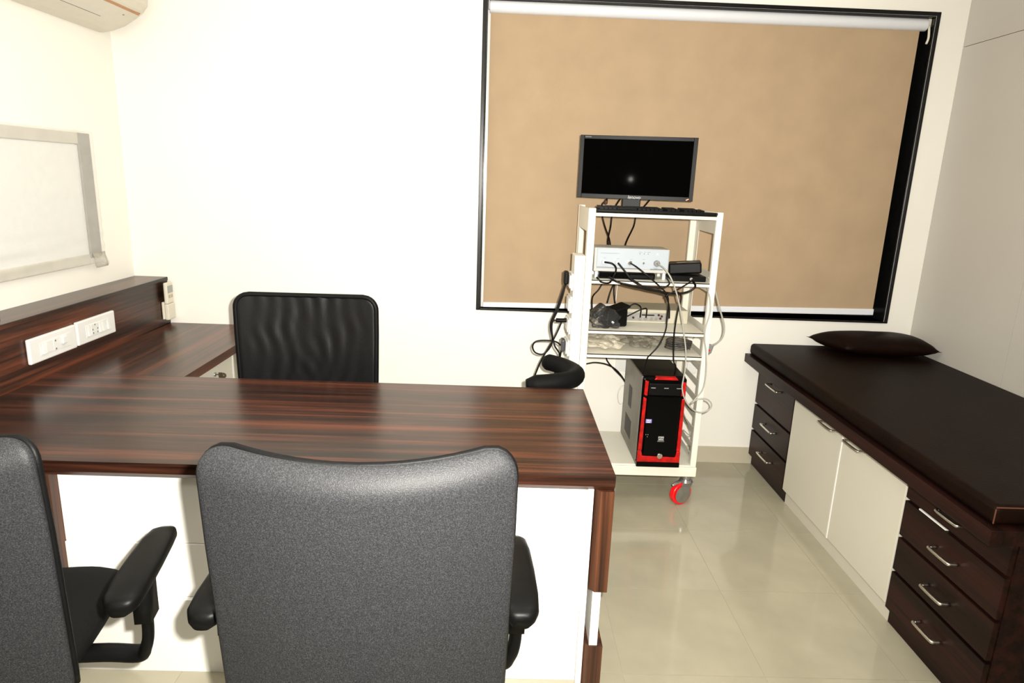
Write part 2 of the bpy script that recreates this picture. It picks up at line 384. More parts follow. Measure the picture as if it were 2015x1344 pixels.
def switch_plate(y0, y1, z0, z1, label, kind):
    t = thing('switch_plate', label, 'switch', (XL, (y0+y1)/2, z0), 'white switch plates on the ledge')
    B().box(XL-0.003, XL+0.013, y0, y1, z0, z1).obj('plate', WPLAS, t, bevel=0.006, seg=3)
    h = z1-z0; c = (z0+z1)/2; L_ = y1-y0
    B().box(XL+0.013, XL+0.0145, y0+L_*0.2, y0+L_*0.84, c-h*0.27, c+h*0.25).obj('module_frame', WPLAS, t, bevel=0.0006)
    def rocker(a, d):
        bq = B().prism([(XL+0.0145, c-h*0.22), (XL+0.021, c-h*0.22), (XL+0.015, c+h*0.22), (XL+0.0145, c+h*0.22)], 'y', y0+L_*a, y0+L_*d)
        bq.obj('switch', WPLAS, t, bevel=0.0008)
    def sock(a, d, holes):
        o = B().box(XL+0.0145, XL+0.0160, y0+L_*a, y0+L_*d, c-h*0.22, c+h*0.22).obj('socket', WPLAS, t, bevel=0.0006)
        m_ = (a+d)/2*L_+y0
        for dy, dz in holes:
            B().cyl((XL+0.0161, m_+dy, c+dz), (XL+0.0166, m_+dy, c+dz), 0.0042, n=10).obj('hole', DEVG if kind else INK, o)
    if kind == 0:
        rocker(0.24, 0.30)
        sock(0.32, 0.45, [])
        sock(0.47, 0.56, [(0, 0.014), (0, -0.02)])
        B().box(XL+0.0145, XL+0.024, y0+L_*0.64, y0+L_*0.74, c-h*0.10, c+h*0.22).obj('regulator_knob', WPLAS, t, bevel=0.004)
    else:
        rocker(0.24, 0.29)
        sock(0.33, 0.52, [(0, 0.019), (-0.018, -0.001), (0.018, -0.001), (-0.016, -0.017), (0.016, -0.017)])
        rocker(0.54, 0.60); rocker(0.62, 0.67); rocker(0.76, 0.80)
    return t
switch_plate(-1.148, -0.856, 0.822, 0.925, 'white switch plate with square knob, nearer the left picture edge', 0)
switch_plate(-0.846, -0.560, 0.824, 0.930, 'white switch plate with a five-pin socket, nearer the room corner', 1)

rm = thing('remote_control', 'cream remote control in a holder at the corner end of the ledge', 'remote', (XL, -0.05, 0.79))
B().box(XL-0.002, XL+0.012, -0.092, -0.014, 0.785, 0.882).obj('holder', IVORY, rm, bevel=0.004)
B().box(XL+0.0125, XL+0.035, -0.092, -0.013, 0.782, 0.87).obj('holder_pocket', IVORY, rm, bevel=0.006, seg=3)
B().box(XL+0.0125, XL+0.0322, -0.089, -0.016, 0.8705, 0.988).obj('body', IVORY, rm, bevel=0.007, seg=3)
B().box(XL+0.0323, XL+0.0334, -0.080, -0.024, 0.930, 0.970).obj('display', DISP, rm)
for k in range(2):
    B().box(XL+0.0323, XL+0.0334, -0.074+0.026*k, -0.056+0.026*k, 0.902, 0.920).obj('button', BTN, rm)

B().box(0.06, 0.16, -1.33, -1.222, 1.0105, 1.045).obj('small_block', MAROON, bevel=0.008, seg=3)
tag(bpy.data.objects['small_block'], 'small dark red object on the ledge at the left picture edge', 'object')

# wrapped wall board
wb = thing('wall_board', 'white board with grey frame wrapped in clear film on the left wall', 'board', (0, -1.0, 1.12))
y1, y0, z0, z1 = -0.318, -1.85, 1.125, 1.745
B().box(0.001, 0.016, y0, y1-0.09, z0+0.05, z1-0.055).obj('panel', BOARDW, wb)
B().box(0.001, 0.026, y1-0.09, y1, z0+0.03, z1).obj('frame', BOARDG, wb, bevel=0.004)
B().box(0.001, 0.024, y0, y1-0.09, z1-0.052, z1).obj('frame', mat('film_covered_frame', (0.50, 0.47, 0.40), 0.4, noise_amt=0.08, noise_scale=12), wb, bevel=0.004)
B().box(0.001, 0.022, y0, y1-0.09, z0, z0+0.05).obj('frame', mat('film_covered_rail', (0.56, 0.53, 0.45), 0.4, noise_amt=0.1, noise_scale=14), wb, bevel=0.004)
# film sheet with stretched wrinkles, its loose corner sticking out at the bottom
NY, NZ = 70, 44
def fpt(i, j, off):
    y = y0+(y1+0.012-y0)*i/NY; z = z0+0.004+(z1+0.004-z0)*j/NZ
    t = j/NZ; u = i/NY
    wv = math.sin((z*95+(1-u)*9*(1-t)))*0.0035*max(0, 1-t*2.4) + noise.noise(Vector((y*3, z*22, 1)))*0.003*(1.2-t)
    x = 0.034+wv
    if u > 0.97 and t < 0.06: z -= 0.02*(u-0.97)/0.03; y += 0.02*(u-0.97)/0.03
    return (x+off, y, z)
vs = [fpt(i, j, 0) for i in range(NY+1) for j in range(NZ+1)]
fs = [(i*(NZ+1)+j, (i+1)*(NZ+1)+j, (i+1)*(NZ+1)+j+1, i*(NZ+1)+j+1) for i in range(NY) for j in range(NZ)]
o = B().add(vs, fs).obj('film', FILM, wb, smooth=True)
md = o.modifiers.new('solid', 'SOLIDIFY'); md.thickness = 0.0006
vs = []; fs = []
for i in range(7):
    for j in range(6):
        vs.append((0.034+0.006*noise.noise(Vector((i*0.9, j*0.9, 3))), y1-0.092+0.0165*i+0.004*j, z0+0.055-0.015*j+0.006*noise.noise(Vector((i, j, 7)))))
fs = [(i*6+j, (i+1)*6+j, (i+1)*6+j+1, i*6+j+1) for i in range(6) for j in range(5)]
o = B().add(vs, fs).obj('loose_film_corner', film('bunched_film', (0.6, 0.57, 0.48), 0.4, 0.2, 0.12), wb, smooth=True)
md = o.modifiers.new('solid', 'SOLIDIFY'); md.thickness = 0.0008

# air conditioner
ac = thing('air_conditioner', 'cream split air conditioner high on the left wall near the corner', 'air conditioner', (0, -0.5, 2.23))
prof = [(0.001, 2.238), (0.06, 2.250), (0.12, 2.272), (0.18, 2.308), (0.225, 2.342), (0.248, 2.372), (0.254, 2.41), (0.244, 2.47), (0.205, 2.52), (0.001, 2.53)]
rings_ = []
cx_, cz_ = 0.001, 2.40
for y, k in ((-1.02, 1), (-0.16, 1), (-0.11, 0.992), (-0.08, 0.97), (-0.062, 0.93), (-0.055, 0.86)):
    rings_.append([(cx_+(x-cx_)*k, y, cz_+(z-cz_)*k) for x, z in prof])
o = B().rings(rings_).obj('body', ACW, ac, smooth=False, bevel=0.006)
def onprof(x):
    for (a, za), (c, zc) in zip(prof, prof[1:]):
        if a <= x <= c: return za+(zc-za)*(x-a)/(c-a)
def strip(x0, x1, ya, yb, h):
    return B().prism([(x0, onprof(x0)+0.002), (x0, onprof(x0)-h), (x1, onprof(x1)-h), (x1, onprof(x1)+0.002)], 'y', ya, yb)
strip(0.203, 0.214, -1.0, -0.105, 0.0016).obj('bronze_stripe', ACR, ac)
strip(0.126, 0.1285, -1.0, -0.30, 0.001).obj('louver_seam', ACG, ac)
strip(0.1295, 0.196, -1.0, -0.30, 0.0012).obj('louver', mat('louver_plastic', (0.60, 0.57, 0.49), 0.3, noise_amt=0.02), ac)
strip(0.176, 0.181, -0.20, -0.188, 0.001).obj('indicator', ACG, ac)

# ------------------------------------------------------------------ desks
ZT = 0.75
md_ = thing('office_desk', 'dark wood office desk with white modesty panels across the room', 'desk', (1.4, -1.43, 0))
YB, YFr, XD = -1.0035, -1.857, 2.4021
# top with a chamfered lower front edge
B().prism([(YFr, ZT), (YFr, ZT-0.034), (YFr+0.014, ZT-0.050), (YB, ZT-0.050), (YB, ZT)], 'x', XL+0.001, XD).obj('tabletop', WX, md_)
def clad(x_out, x_in, sgn, z0, z1, name):
    poly = [(x_out, YFr), (x_in-sgn*0.018*-1 if False else x_in+sgn*0.016, YFr), (x_in, YFr+0.020), (x_in, YB), (x_out, YB)]
    return B().prism(poly, 'z', z0, z1).obj(name, WZ, md_)
clad(XD, 2.346, 1, 0.355, ZT-0.0505, 'side_cladding')
clad(XD, 2.342, 1, 0.0, 0.158, 'foot_block')
B().box(2.358, 2.384, -1.853, YB, 0.159, 0.354).obj('side_panel', WHITE, md_)
B().box(2.324, 2.3415, -1.842, YB+0.01, 0.0, ZT-0.0505).obj('inner_side_panel', WHITE, md_)
clad(0.640, 0.698, -1, 0.0, ZT-0.0505, 'side_cladding')
B().box(0.6985, 2.3235, -1.800, -1.782, 0.455, ZT-0.0505).obj('modesty_panel', WHITE, md_, bevel=0.001)
B().box(0.6985, 2.3235, -1.806, -1.782, 0.268, 0.4535).obj('modesty_panel', WHITE, md_, bevel=0.001)
B().box(0.6985, 2.3235, -1.824, -1.782, 0.0, 0.2665).obj('modesty_panel', WHITE, md_, bevel=0.001)

sd = thing('side_desk', 'dark wood side desk joined to the office desk below the ledge', 'desk', (0.45, -0.5, 0))
B().box(XL+0.001, XR, YB+0.001, -0.002, ZT-0.042, ZT-0.0002).obj('tabletop', WY, sd, bevel=0.0015)
B().box(XL+0.001, 0.655, YB+0.02, -0.02, 0.02, ZT-0.0425).obj('carcass', CREAM, sd)
d1 = B().box(0.6555, 0.673, -0.90, -0.405, 0.06, ZT-0.046).obj('door', CREAM, sd, bevel=0.001)
B().box(0.6555, 0.673, -0.385, -0.03, 0.06, ZT-0.046).obj('door', CREAM, sd, bevel=0.001)
B().box(0.6555, 0.669, -0.402, -0.388, 0.06, ZT-0.046).obj('edge_strip', WPLAS, sd)  # white strip painting the upright highlight in the gap between the doors
B().cyl((0.673, -0.615, 0.642), (0.682, -0.615, 0.642), 0.011).obj('lock', CHROME, d1, smooth=True, bevel=0.002)
kb = B().cyl((0.682, -0.615, 0.642), (0.700, -0.615, 0.642), 0.0025)
kb.rbox((0.705, -0.615, 0.640), (0.022, 0.006, 0.026))
kb.cyl((0.712, -0.625, 0.634), (0.712, -0.598, 0.634), 0.013)
kb.obj('key', mat('dark_brass', (0.12, 0.09, 0.06), 0.35, metal=0.7, noise_amt=0.2), d1, bevel=0.002)

# ------------------------------------------------------------------ chairs
def backrest(hw, hw_bot, z0, z1, dip, cr, y_top, y_bot, wrap, roll_, thick, facing=1):
    """grid of a padded net back: u across, v up; concave top, rounded corners, wraps forward at the sides"""
    NU, NV = 28, 34
    vs = []
    H_ = z1-z0
    for j in range(NV+1):
        t = j/NV
        t = 1-(1-t)**1.35
        for i in range(NU+1):
            u = -1+2*i/NU
            u = math.copysign(abs(u)**0.85, u)
            z = z0+H_*t
            w_ = hw_bot+(hw-hw_bot)*min(1, t*1.5)**1.0
            dz = z1-z
            if dz < cr: w_ -= cr-math.sqrt(max(0, cr*cr-(cr-dz)**2))
            dz0 = z-z0
            if dz0 < cr: w_ -= cr-math.sqrt(max(0, cr*cr-(cr-dz0)**2))
            x = u*w_
            k = max(0, (t-0.55)/0.45)
            z -= dip*(1-(x/hw)**2)*k
            y = y_bot+(y_top-y_bot)*t + wrap*(x/hw)**2
            e = max(0, (t-0.90)/0.10)
            y += roll_*e*e
            vs.append((x, y, z))
    fs = [(j*(NU+1)+i, j*(NU+1)+i+1, (j+1)*(NU+1)+i+1, (j+1)*(NU+1)+i) for j in range(NV) for i in range(NU)]
    return vs, fs, NU, NV

def star_base(root, zc=0.0):
    hub = B().lathe([(0.03, 0.07), (0.036, 0.075), (0.036, 0.12), (0.028, 0.13)], (0, 0, 0))
    for k in range(5):
        a = 2*math.pi*k/5+0.3; c, s_ = math.cos(a), math.sin(a)
        hub.tube([(0.02*c, 0.02*s_, 0.105), (0.16*c, 0.16*s_, 0.095), (0.29*c, 0.29*s_, 0.075)], lambda t: 0.026-0.012*t, n=8, sm=4)
    hub.obj('star_base', BPLAS, root, smooth=True, world=False)
    for k in range(5):
        a = 2*math.pi*k/5+0.3; c, s_ = math.cos(a), math.sin(a)
        x, y = 0.285*c, 0.285*s_
        bq = B().cyl((x, y, 0.045), (x, y, 0.075), 0.008)
        for sg in (-1, 1):
            bq.cyl((x+s_*0.006*sg, y-c*0.006*sg, 0.0265), (x+s_*0.026*sg, y-c*0.026*sg, 0.0265), 0.026, n=18)
        bq.obj('caster', BPLAS, root, world=False, bevel=0.003)
    B().lathe([(0.026, 0.12), (0.026, 0.26), (0.014, 0.262), (0.014, 0.40)], (0, 0, 0)).obj('gas_lift', BPLAS, root, smooth=True, world=False)
    B().box(-0.11, 0.11, -0.13, 0.11, 0.395, 0.438).obj('mechanism', BPLAS, root, bevel=0.01, world=False)

def seat(root, M):
    rings_ = []
    for z, k in ((0.440, 0.90), (0.452, 0.98), (0.48, 1.0), (0.49, 0.98), (0.505, 0.90), (0.510, 0.72), (0.512, 0.3)):
        r_ = []
        for i in range(40):
            a = 2*math.pi*i/40; c, s_ = math.cos(a), math.sin(a); e = 0.42
            x = 0.245*math.copysign(abs(c)**e, c); y = 0.235*math.copysign(abs(s_)**e, s_)
            r_.append((x*k, 0.02+y*k, z-0.02*max(0, y*k/0.235-0.5)))
        rings_.append(r_)
    B().rings(rings_).obj('seat', M, root, smooth=True, world=False)

def armrest(root, sx, hw=0.36):
    # padded arm: rounded long pad on a post that bends under the seat
    x = sx*hw
    rings_ = []
    L_ = [(-0.172, 0.45, -0.008), (-0.163, 0.72, -0.004), (-0.145, 0.92, 0), (-0.09, 1.0, 0.003), (0.0, 0.98, 0.004), (0.09, 0.90, 0.003), (0.145, 0.76, -0.002), (0.170, 0.55, -0.010), (0.178, 0.30, -0.016)]
    for y, k, dz in L_:
        r_ = []
        for i in range(20):
            a = 2*math.pi*i/20; c, s_ = math.cos(a), math.sin(a)
            r_.append((x+0.043*k*math.copysign(abs(c)**0.6, c), -0.07+y, 0.672+dz+0.021*(0.55+0.45*k)*math.copysign(abs(s_)**0.7, s_)))
        rings_.append(r_)
    p = B().tube([(sx*0.09, -0.05, 0.428), (sx*0.22, -0.06, 0.428), (sx*0.30, -0.07, 0.425), (x-sx*0.012, -0.08, 0.452), (x, -0.09, 0.51), (x, -0.09, 0.645)], 0.022, n=12, sm=5, flat=0.62)
    p.box(x-0.019, x+0.019, -0.118, -0.062, 0.54, 0.655)
    arm = p.obj('armrest', BPLAS, root, smooth=True, world=False)
    B().rings(rings_).obj('pad', BPLAS, arm, smooth=True, world=False)

def net_chair(name, label, group):
    root = thing(name, label, 'chair', (0, 0, 0), group)
    vs, fs, NU, NV = backrest(0.303, 0.294, 0.46, 1.108, 0.034, 0.060, -0.375, -0.315, 0.055, 0.035, 0.03)
    o = B().add(vs, fs).obj('backrest', NET_A, root, smooth=True, world=False)
    md = o.modifiers.new('solid', 'SOLIDIFY'); md.thickness = 0.022; md.offset = 0
    md = o.modifiers.new('sub', 'SUBSURF'); md.levels = 1; md.render_levels = 1
    # seam piping round the rim
    rim = [vs[j*(NU+1)] for j in range(2, NV)]+[vs[NV*(NU+1)+i] for i in range(0, NU+1, 2)]+[vs[j*(NU+1)+NU] for j in range(NV-1, 1, -1)]
    rim = [(x*0.985, y+0.013, z-0.004) for x, y, z in rim]
    B().tube(rim, 0.0075, n=8, sm=0).obj('edge_binding', BLEATH, root, smooth=True, world=False)
    B().tube([(0, -0.10, 0.42), (0, -0.25, 0.41), (0, -0.345, 0.46), (0, -0.348, 0.56)], 0.03, n=10, flat=0.5).obj('back_support', BPLAS, root, smooth=True, world=False)
    seat(root, SEATF)
    armrest(root, -1, 0.352); armrest(root, 1, 0.332)
    star_base(root)
    return root
chA = net_chair('office_chair', 'grey net-back office chair in the middle, facing the desk front', 'net-back visitor chairs in front of the desk')
chB = copy_tree(chA)
chB['label'] = 'grey net-back office chair cut off by the left picture edge'
[c for c in chB.children if c.name.startswith('armrest')][-1].location.x += 0.05
chA.location = (1.766, -2.20, 0); chA.rotation_euler = (0, 0, R(2.5))
chB.location = (0.812, -2.25, 0); chB.rotation_euler = (0, 0, R(10))

# chair behind the desk, faces the camera
chC = thing('desk_chair', 'black net-back swivel chair behind the desk, facing the camera', 'chair', (0, 0, 0))
vs, fs, NU, NV = backrest(0.306, 0.300, 0.56, 1.077, 0.004, 0.06, -0.33, -0.33, 0.02, 0.0, 0.03)
# soft vertical ripples in the slack net
v2 = []
for x, y, z in vs:
    k = max(0, 1-abs(x)/0.29)
    v2.append((x, y+0.0065*k*math.sin(x*95+2.2*math.sin(z*9)+3*noise.noise(Vector((x*4, z*7, 0))))*(0.4+0.6*math.sin(z*14+x*9)**2), z))
o = B().add(v2, fs).obj('backrest', NET_C, chC, smooth=True, world=False)
md = o.modifiers.new('solid', 'SOLIDIFY'); md.thickness = 0.016; md.offset = 0
md = o.modifiers.new('sub', 'SUBSURF'); md.levels = 1; md.render_levels = 1
rim = [vs[j*(NU+1)] for j in range(3, NV)]+[vs[NV*(NU+1)+i] for i in range(0, NU+1, 2)]+[vs[j*(NU+1)+NU] for j in range(NV-1, 2, -1)]
B().tube(rim, 0.0115, n=10, sm=0).obj('edge_binding', BLEATH, chC, smooth=True, world=False)
B().tube([(0, -0.10, 0.42), (0, -0.25, 0.41), (0, -0.36, 0.46), (0, -0.365, 0.62)], 0.03, n=10, flat=0.5).obj('back_support', BPLAS, chC, smooth=True, world=False)
seat(chC, SEATF); star_base(chC)
chC.location = (1.193, -1.115, 0); chC.rotation_euler = (0, 0, R(182))

# stool with curved padded support right behind the desk corner
st = thing('swivel_stool', 'stool with bent black padded arm support behind the desk corner', 'stool', (2.12, -0.62, 0))
px, py = 2.12, -0.62
B().tube([(2.262, -0.605, 0.757), (2.315, -0.650, 0.757), (2.362, -0.715, 0.757), (2.392, -0.800, 0.757), (2.370, -0.880, 0.757), (2.310, -0.925, 0.755), (2.24, -0.940, 0.750), (2.16, -0.945, 0.745)],
         lambda t: 0.040*min(1, 0.70+8*t, 0.55+6*(1-t)), n=16, sm=6).obj('padded_support', FOAM, st, smooth=True)
B().tube([(2.37, -0.80, 0.735), (2.33, -0.76, 0.62), (2.22, -0.68, 0.50), (2.14, -0.63, 0.44)], 0.012, n=10).obj('support_arm', CHROME, st, smooth=True)
rg = []
for z, k in ((0.45, 0.9), (0.465, 1.0), (0.50, 1.0), (0.52, 0.94), (0.53, 0.7), (0.532, 0.2)):
    rg.append([(px+0.18*k*math.cos(2*math.pi*i/28), py+0.18*k*math.sin(2*math.pi*i/28), z) for i in range(28)])
B().rings(rg).obj('seat', BLEATH, st, smooth=True)
B().lathe([(0.025, 0.10), (0.025, 0.28), (0.014, 0.285), (0.014, 0.45)], (px, py, 0)).obj('gas_lift', CHROME, st, smooth=True)
sb = B().lathe([(0.03, 0.06), (0.036, 0.065), (0.036, 0.11)], (px, py, 0))
for k in range(5):
    a = 2*math.pi*k/5; sb.tube([(px+0.02*math.cos(a), py+0.02*math.sin(a), 0.09), (px+0.22*math.cos(a), py+0.22*math.sin(a), 0.055)], 0.016, sm=0)
    sb.cyl((px+0.22*math.cos(a)-0.012, py+0.22*math.sin(a), 0.026), (px+0.22*math.cos(a)+0.012, py+0.22*math.sin(a), 0.026), 0.026)
sb.obj('star_base', BPLAS, st)

# ------------------------------------------------------------------ examination couch
def handle(par, x, y0, y1, z, r=0.0058):
    bq = B().tube([(x, y0, z), (x-0.022, y0+0.002, z), (x-0.030, y0+0.012, z), (x-0.030, y1-0.012, z), (x-0.022, y1-0.002, z), (x, y1, z)], r, n=8, sm=3)
    return bq.obj('handle', STEEL, par, smooth=True)
XC = 3.55; XW = W-0.001
def unit(name, label, ya, yb, M):
    t = thing(name, label, 'cabinet', ((XC+XW)/2, (ya+yb)/2, 0), None)
    return t
u1 = unit('drawer_cabinet', 'dark wood three-drawer cabinet under the couch end at the window wall', -0.504, -0.013, WC)
B().box(XC+0.019, XW, -0.504, -0.013, 0.06, 0.634).obj('carcass', WC, u1)
B().box(3.573, XW-0.05, -0.504, -0.013, 0.0, 0.0595).obj('plinth', WC, u1)
for z0, z1, zh in ((0.392, 0.632, 0.556), (0.232, 0.378, 0.322), (0.066, 0.218, 0.150)):
    d = B().box(XC, XC+0.018, -0.502, -0.014, z0, z1).obj('drawer', WC, u1, bevel=0.0015)
    handle(d, XC, -0.345, -0.20, zh)
u2 = unit('door_cabinet', 'cabinet with two cream doors under the middle of the couch', -1.472, -0.508, CREAM)
B().box(XC+0.019, XW, -1.472, -0.508, 0.072, 0.634).obj('carcass', CREAM, u2)
B().box(3.573, XW-0.05, -1.472, -0.508, 0.0, 0.0715).obj('plinth', CREAM, u2)
for ya, yb, ha, hb in ((-0.994, -0.510, -0.945, -0.822), (-1.470, -1.003, -1.175, -1.052)):
    d = B().box(XC, XC+0.018, ya, yb, 0.078, 0.632).obj('door', CREAM, u2, bevel=0.0015)
    handle(d, XC, ha, hb, 0.573)
B().box(XC-0.003, XC+0.017, -1.0020, -0.9950, 0.078, 0.60).obj('edge_strip', WHITE, u2)
u3 = unit('drawer_cabinet', 'dark wood four-drawer cabinet under the near end of the couch', -1.978, -1.476, WC)
B().box(XC+0.019, XW, -1.978, -1.476, 0.06, 0.634).obj('carcass', WC, u3)
B().box(3.573, XW-0.05, -1.978, -1.476, 0.0, 0.0595).obj('plinth', WC, u3)
for z0, z1, zh in ((0.526, 0.632, 0.579), (0.376, 0.514, 0.441), (0.233, 0.364, 0.294), (0.068, 0.221, 0.148)):
    d = B().box(XC, XC+0.018, -1.976, -1.478, z0, z1).obj('drawer', WC, u3, bevel=0.0015)
    handle(d, XC, -1.787, -1.678, zh, 0.0065)
B().box(XC+0.002, XC+0.0185, -1.70, -1.555, 0.5155, 0.5205).obj('drawer_box_edge', WHITE, u3)
ct = tag(B().box(3.457, XW, -2.0, -0.0135, 0.635, 0.682).obj('couch_board', WC, bevel=0.0015), 'dark wood board lying over the cabinets below the mattress', 'countertop')
mt = thing('couch_mattress', 'dark brown leatherette couch mattress on the dark wood board', 'mattress', (3.93, -1.0, 0.682))
B().box(3.476, 4.392, -1.975, -0.02, 0.6825, 0.746).obj('pad', LEATH, mt, smooth=False, bevel=0.020, seg=5)
B().tube([(3.481, -1.970, 0.69), (3.481, -1.970, 0.735)], 0.0022, sm=0).obj('piping', PIPING, mt)
B().tube([(3.482, -1.970, 0.740), (4.386, -1.970, 0.740)], 0.0022, sm=0).obj('piping', PIPING, mt)
# pillow
def cushion(corners, zc, T_, n=22):
    vs = []; fs = []
    A, Bc, C_, D = [Vector((*c, 0)) for c in corners]
    for sgn in (1, -1):
        for j in range(n+1):
            for i in range(n+1):
                u, v = i/n, j/n
                p = (A*(1-u)+Bc*u)*(1-v)+(D*(1-u)+C_*u)*v
                a, c = 2*u-1, 2*v-1
                pin = 0.05*((1-abs(a)**3)*abs(c)**6*(1 if True else 0))
                pin2 = 0.05*((1-abs(c)**3)*abs(a)**6)
                cen = (A+Bc+C_+D)/4
                q = p + (cen-p)*(pin+pin2)
                h = T_/2*max(0, (1-abs(a)**4.5))**0.6*max(0, (1-abs(c)**3.2))**0.6
                wr_ = 0.004*noise.noise(Vector((q.x*9, q.y*9, sgn)))*(h/T_*2)
                vs.append((q.x, q.y, zc+sgn*h*(1.0 if sgn > 0 else 0.75)+wr_*(1 if sgn > 0 else 0)))
    m_ = (n+1)**2
    for k in (0, 1):
        for j in range(n):
            for i in range(n):
                a = k*m_+j*(n+1)+i
                fs.append((a, a+1, a+n+2, a+n+1))
    return vs, fs
vs, fs = cushion([(3.875, -0.315), (4.388, -0.318), (4.375, -0.022), (3.785, -0.030)], 0.796, 0.125)
o = B().add(vs, fs).obj('pillow', LEATH, None, smooth=True)
bm = bmesh.new(); bm.from_mesh(o.data); bmesh.ops.remove_doubles(bm, verts=bm.verts, dist=0.0004); bmesh.ops.recalc_face_normals(bm, faces=bm.faces); bm.to_mesh(o.data); bm.free()
for p in o.data.polygons: p.use_smooth = True
tag(o, 'dark brown leatherette pillow on the couch mattress by the window wall', 'pillow')

# ------------------------------------------------------------------ equipment trolley
CX0, CX1, CY0, CY1 = 2.434, 3.062, -0.57, -0.125
tr = thing('equipment_trolley', 'cream steel equipment trolley with shelves standing below the blind', 'trolley', ((CX0+CX1)/2, (CY0+CY1)/2, 0))
for xa, xb, y0, y1 in ((CX0, CX0+0.034, CY0, CY0+0.026), (CX1-0.030, CX1, CY0, CY0+0.026), (CX0, CX0+0.034, CY1-0.026, CY1), (CX1-0.034, CX1, CY1-0.026, CY1)):
    B().box(xa, xb, y0, y1, 0.212, 1.490).obj('post', CARTW, tr, bevel=0.003)
def side(x0, x1, bays):
    ya, yb = CY0+0.0265, CY1-0.0265
    bq = B()
    for z0, z1, kind in bays:
        if kind == 'plate': bq.box(x0, x1, ya, yb, z0, z1)
        else:
            bq.box(x0, x1, ya, ya+0.035, z0, z1); bq.box(x0, x1, yb-0.06, yb, z0, z1)
            if kind == 'rungs':
                n = 6
                for k in range(n):
                    z = z0+(z1-z0)*(k+0.5)/n
                    bq.box(x0, x1, ya+0.035, yb-0.06, z-0.012, z+0.012)
    return bq.obj('side_panel', CARTW, tr)
side(CX1-0.004, CX1-0.0015, ((0.213, 0.25, 'plate'), (0.25, 0.76, 'rungs'), (0.76, 0.80, 'plate'), (0.80, 0.86, 'open'), (0.86, 0.93, 'plate'), (0.93, 1.10, 'open'), (1.10, 1.20, 'plate'), (1.20, 1.385, 'open'), (1.385, 1.488, 'plate')))
side(CX0+0.0015, CX0+0.004, ((0.213, 0.62, 'plate'), (0.62, 0.75, 'open'), (0.75, 0.94, 'plate'), (0.94, 1.10, 'open'), (1.10, 1.24, 'plate'), (1.24, 1.38, 'open'), (1.38, 1.488, 'plate')))
for zt, zb in ((1.4735, 1.4545), (1.156, 1.139), (0.912, 0.8955), (0.7935, 0.7765)):
    bq = B().box(CX0+0.0345, CX1-0.0305, CY0+0.001, CY1-0.004, zt-0.004, zt)
    bq.box(CX0+0.0345, CX1-0.0305, CY0+0.001, CY0+0.004, zb, zt)
    bq.box(CX0+0.0345, CX1-0.0345, CY1-0.007, CY1-0.004, zb, zt)
    bq.obj('shelf', CARTW, tr)
B().box(CX0+0.0345, CX1-0.0305, CY0+0.001, CY1-0.001, 0.213, 0.222).obj('shelf', CARTW, tr)
B().box(CX0-0.002, CX1+0.004, CY0-0.004, CY1+0.004, 0.160, 0.2115).obj('base_frame', CARTW, tr, bevel=0.004)
for kx, ky, z in ((CX0+0.018, CY0, 1.47), (CX1-0.015, CY0, 0.24)):
    pass
def caster(x, y, ang):
    d = Vector((math.cos(ang), math.sin(ang), 0)); nrm = Vector((-d.y, d.x, 0))
    c = Vector((x, y, 0))+d*0.028+Vector((0, 0, 0.060))
    bq = B().cyl((x, y, 0.128), (x, y, 0.160), 0.024); bq.cyl((x, y, 0.122), (x, y, 0.136), 0.034, 0.030)
    for sg in (-1, 1):
        a = nrm*(0.0175*sg); b2 = nrm*(0.0205*sg)
        prof = [(-0.034, 0.124), (0.034, 0.124), (0.054, 0.075), (0.050, 0.042), (0.030, 0.034), (0.006, 0.044)]
        P0 = [Vector((x, y, 0))+d*s_+a+Vector((0, 0, z)) for s_, z in prof]; P1 = [Vector((x, y, 0))+d*s_+b2+Vector((0, 0, z)) for s_, z in prof]
        bq.rings([P0, P1])
    f = bq.obj('caster', CASTM, tr)
    B().cyl(c-nrm*0.0155, c+nrm*0.0155, 0.060, n=36).obj('wheel', RED, f, bevel=0.006, seg=3)
    B().cyl(c-nrm*0.0165, c+nrm*0.0165, 0.040, n=28).obj('hub', CASTM, f)
    for sg in (-1, 1): B().cyl(c+nrm*0.0206*sg, c+nrm*0.0225*sg, 0.047, n=28).obj('cap', CASTM, f, bevel=0.0008)
    p = Vector((x, y, 0.118))
    B().tube([p-nrm*0.0+d*0.02, p+d*0.055+Vector((0, 0, 0.003)), p+d*0.085+Vector((0, 0, -0.006))], lambda t: 0.012-0.005*t, n=8, flat=0.4).obj('brake_lever', CASTM, f, smooth=True)
caster(CX1-0.035, CY0+0.03, R(205)); caster(CX0+0.045, CY0+0.04, R(160)); caster(CX0+0.045, CY1-0.045, R(30)); caster(CX1-0.045, CY1-0.045, R(20))
# four screws that show on the side plates
for y, z in ((-0.40, 0.885), (-0.33, 0.838), (-0.40, 0.762), (-0.45, 0.24)):
    B().cyl((CX1-0.0041, y, z), (CX1-0.0075, y, z), 0.006, n=10).obj('screw', CHROME, tr)
B().cyl((CX0+0.030, CY1-0.20, 1.4735), (CX0+0.030, CY1-0.20, 1.4735+0.004), 0.0, 0.0) if False else None

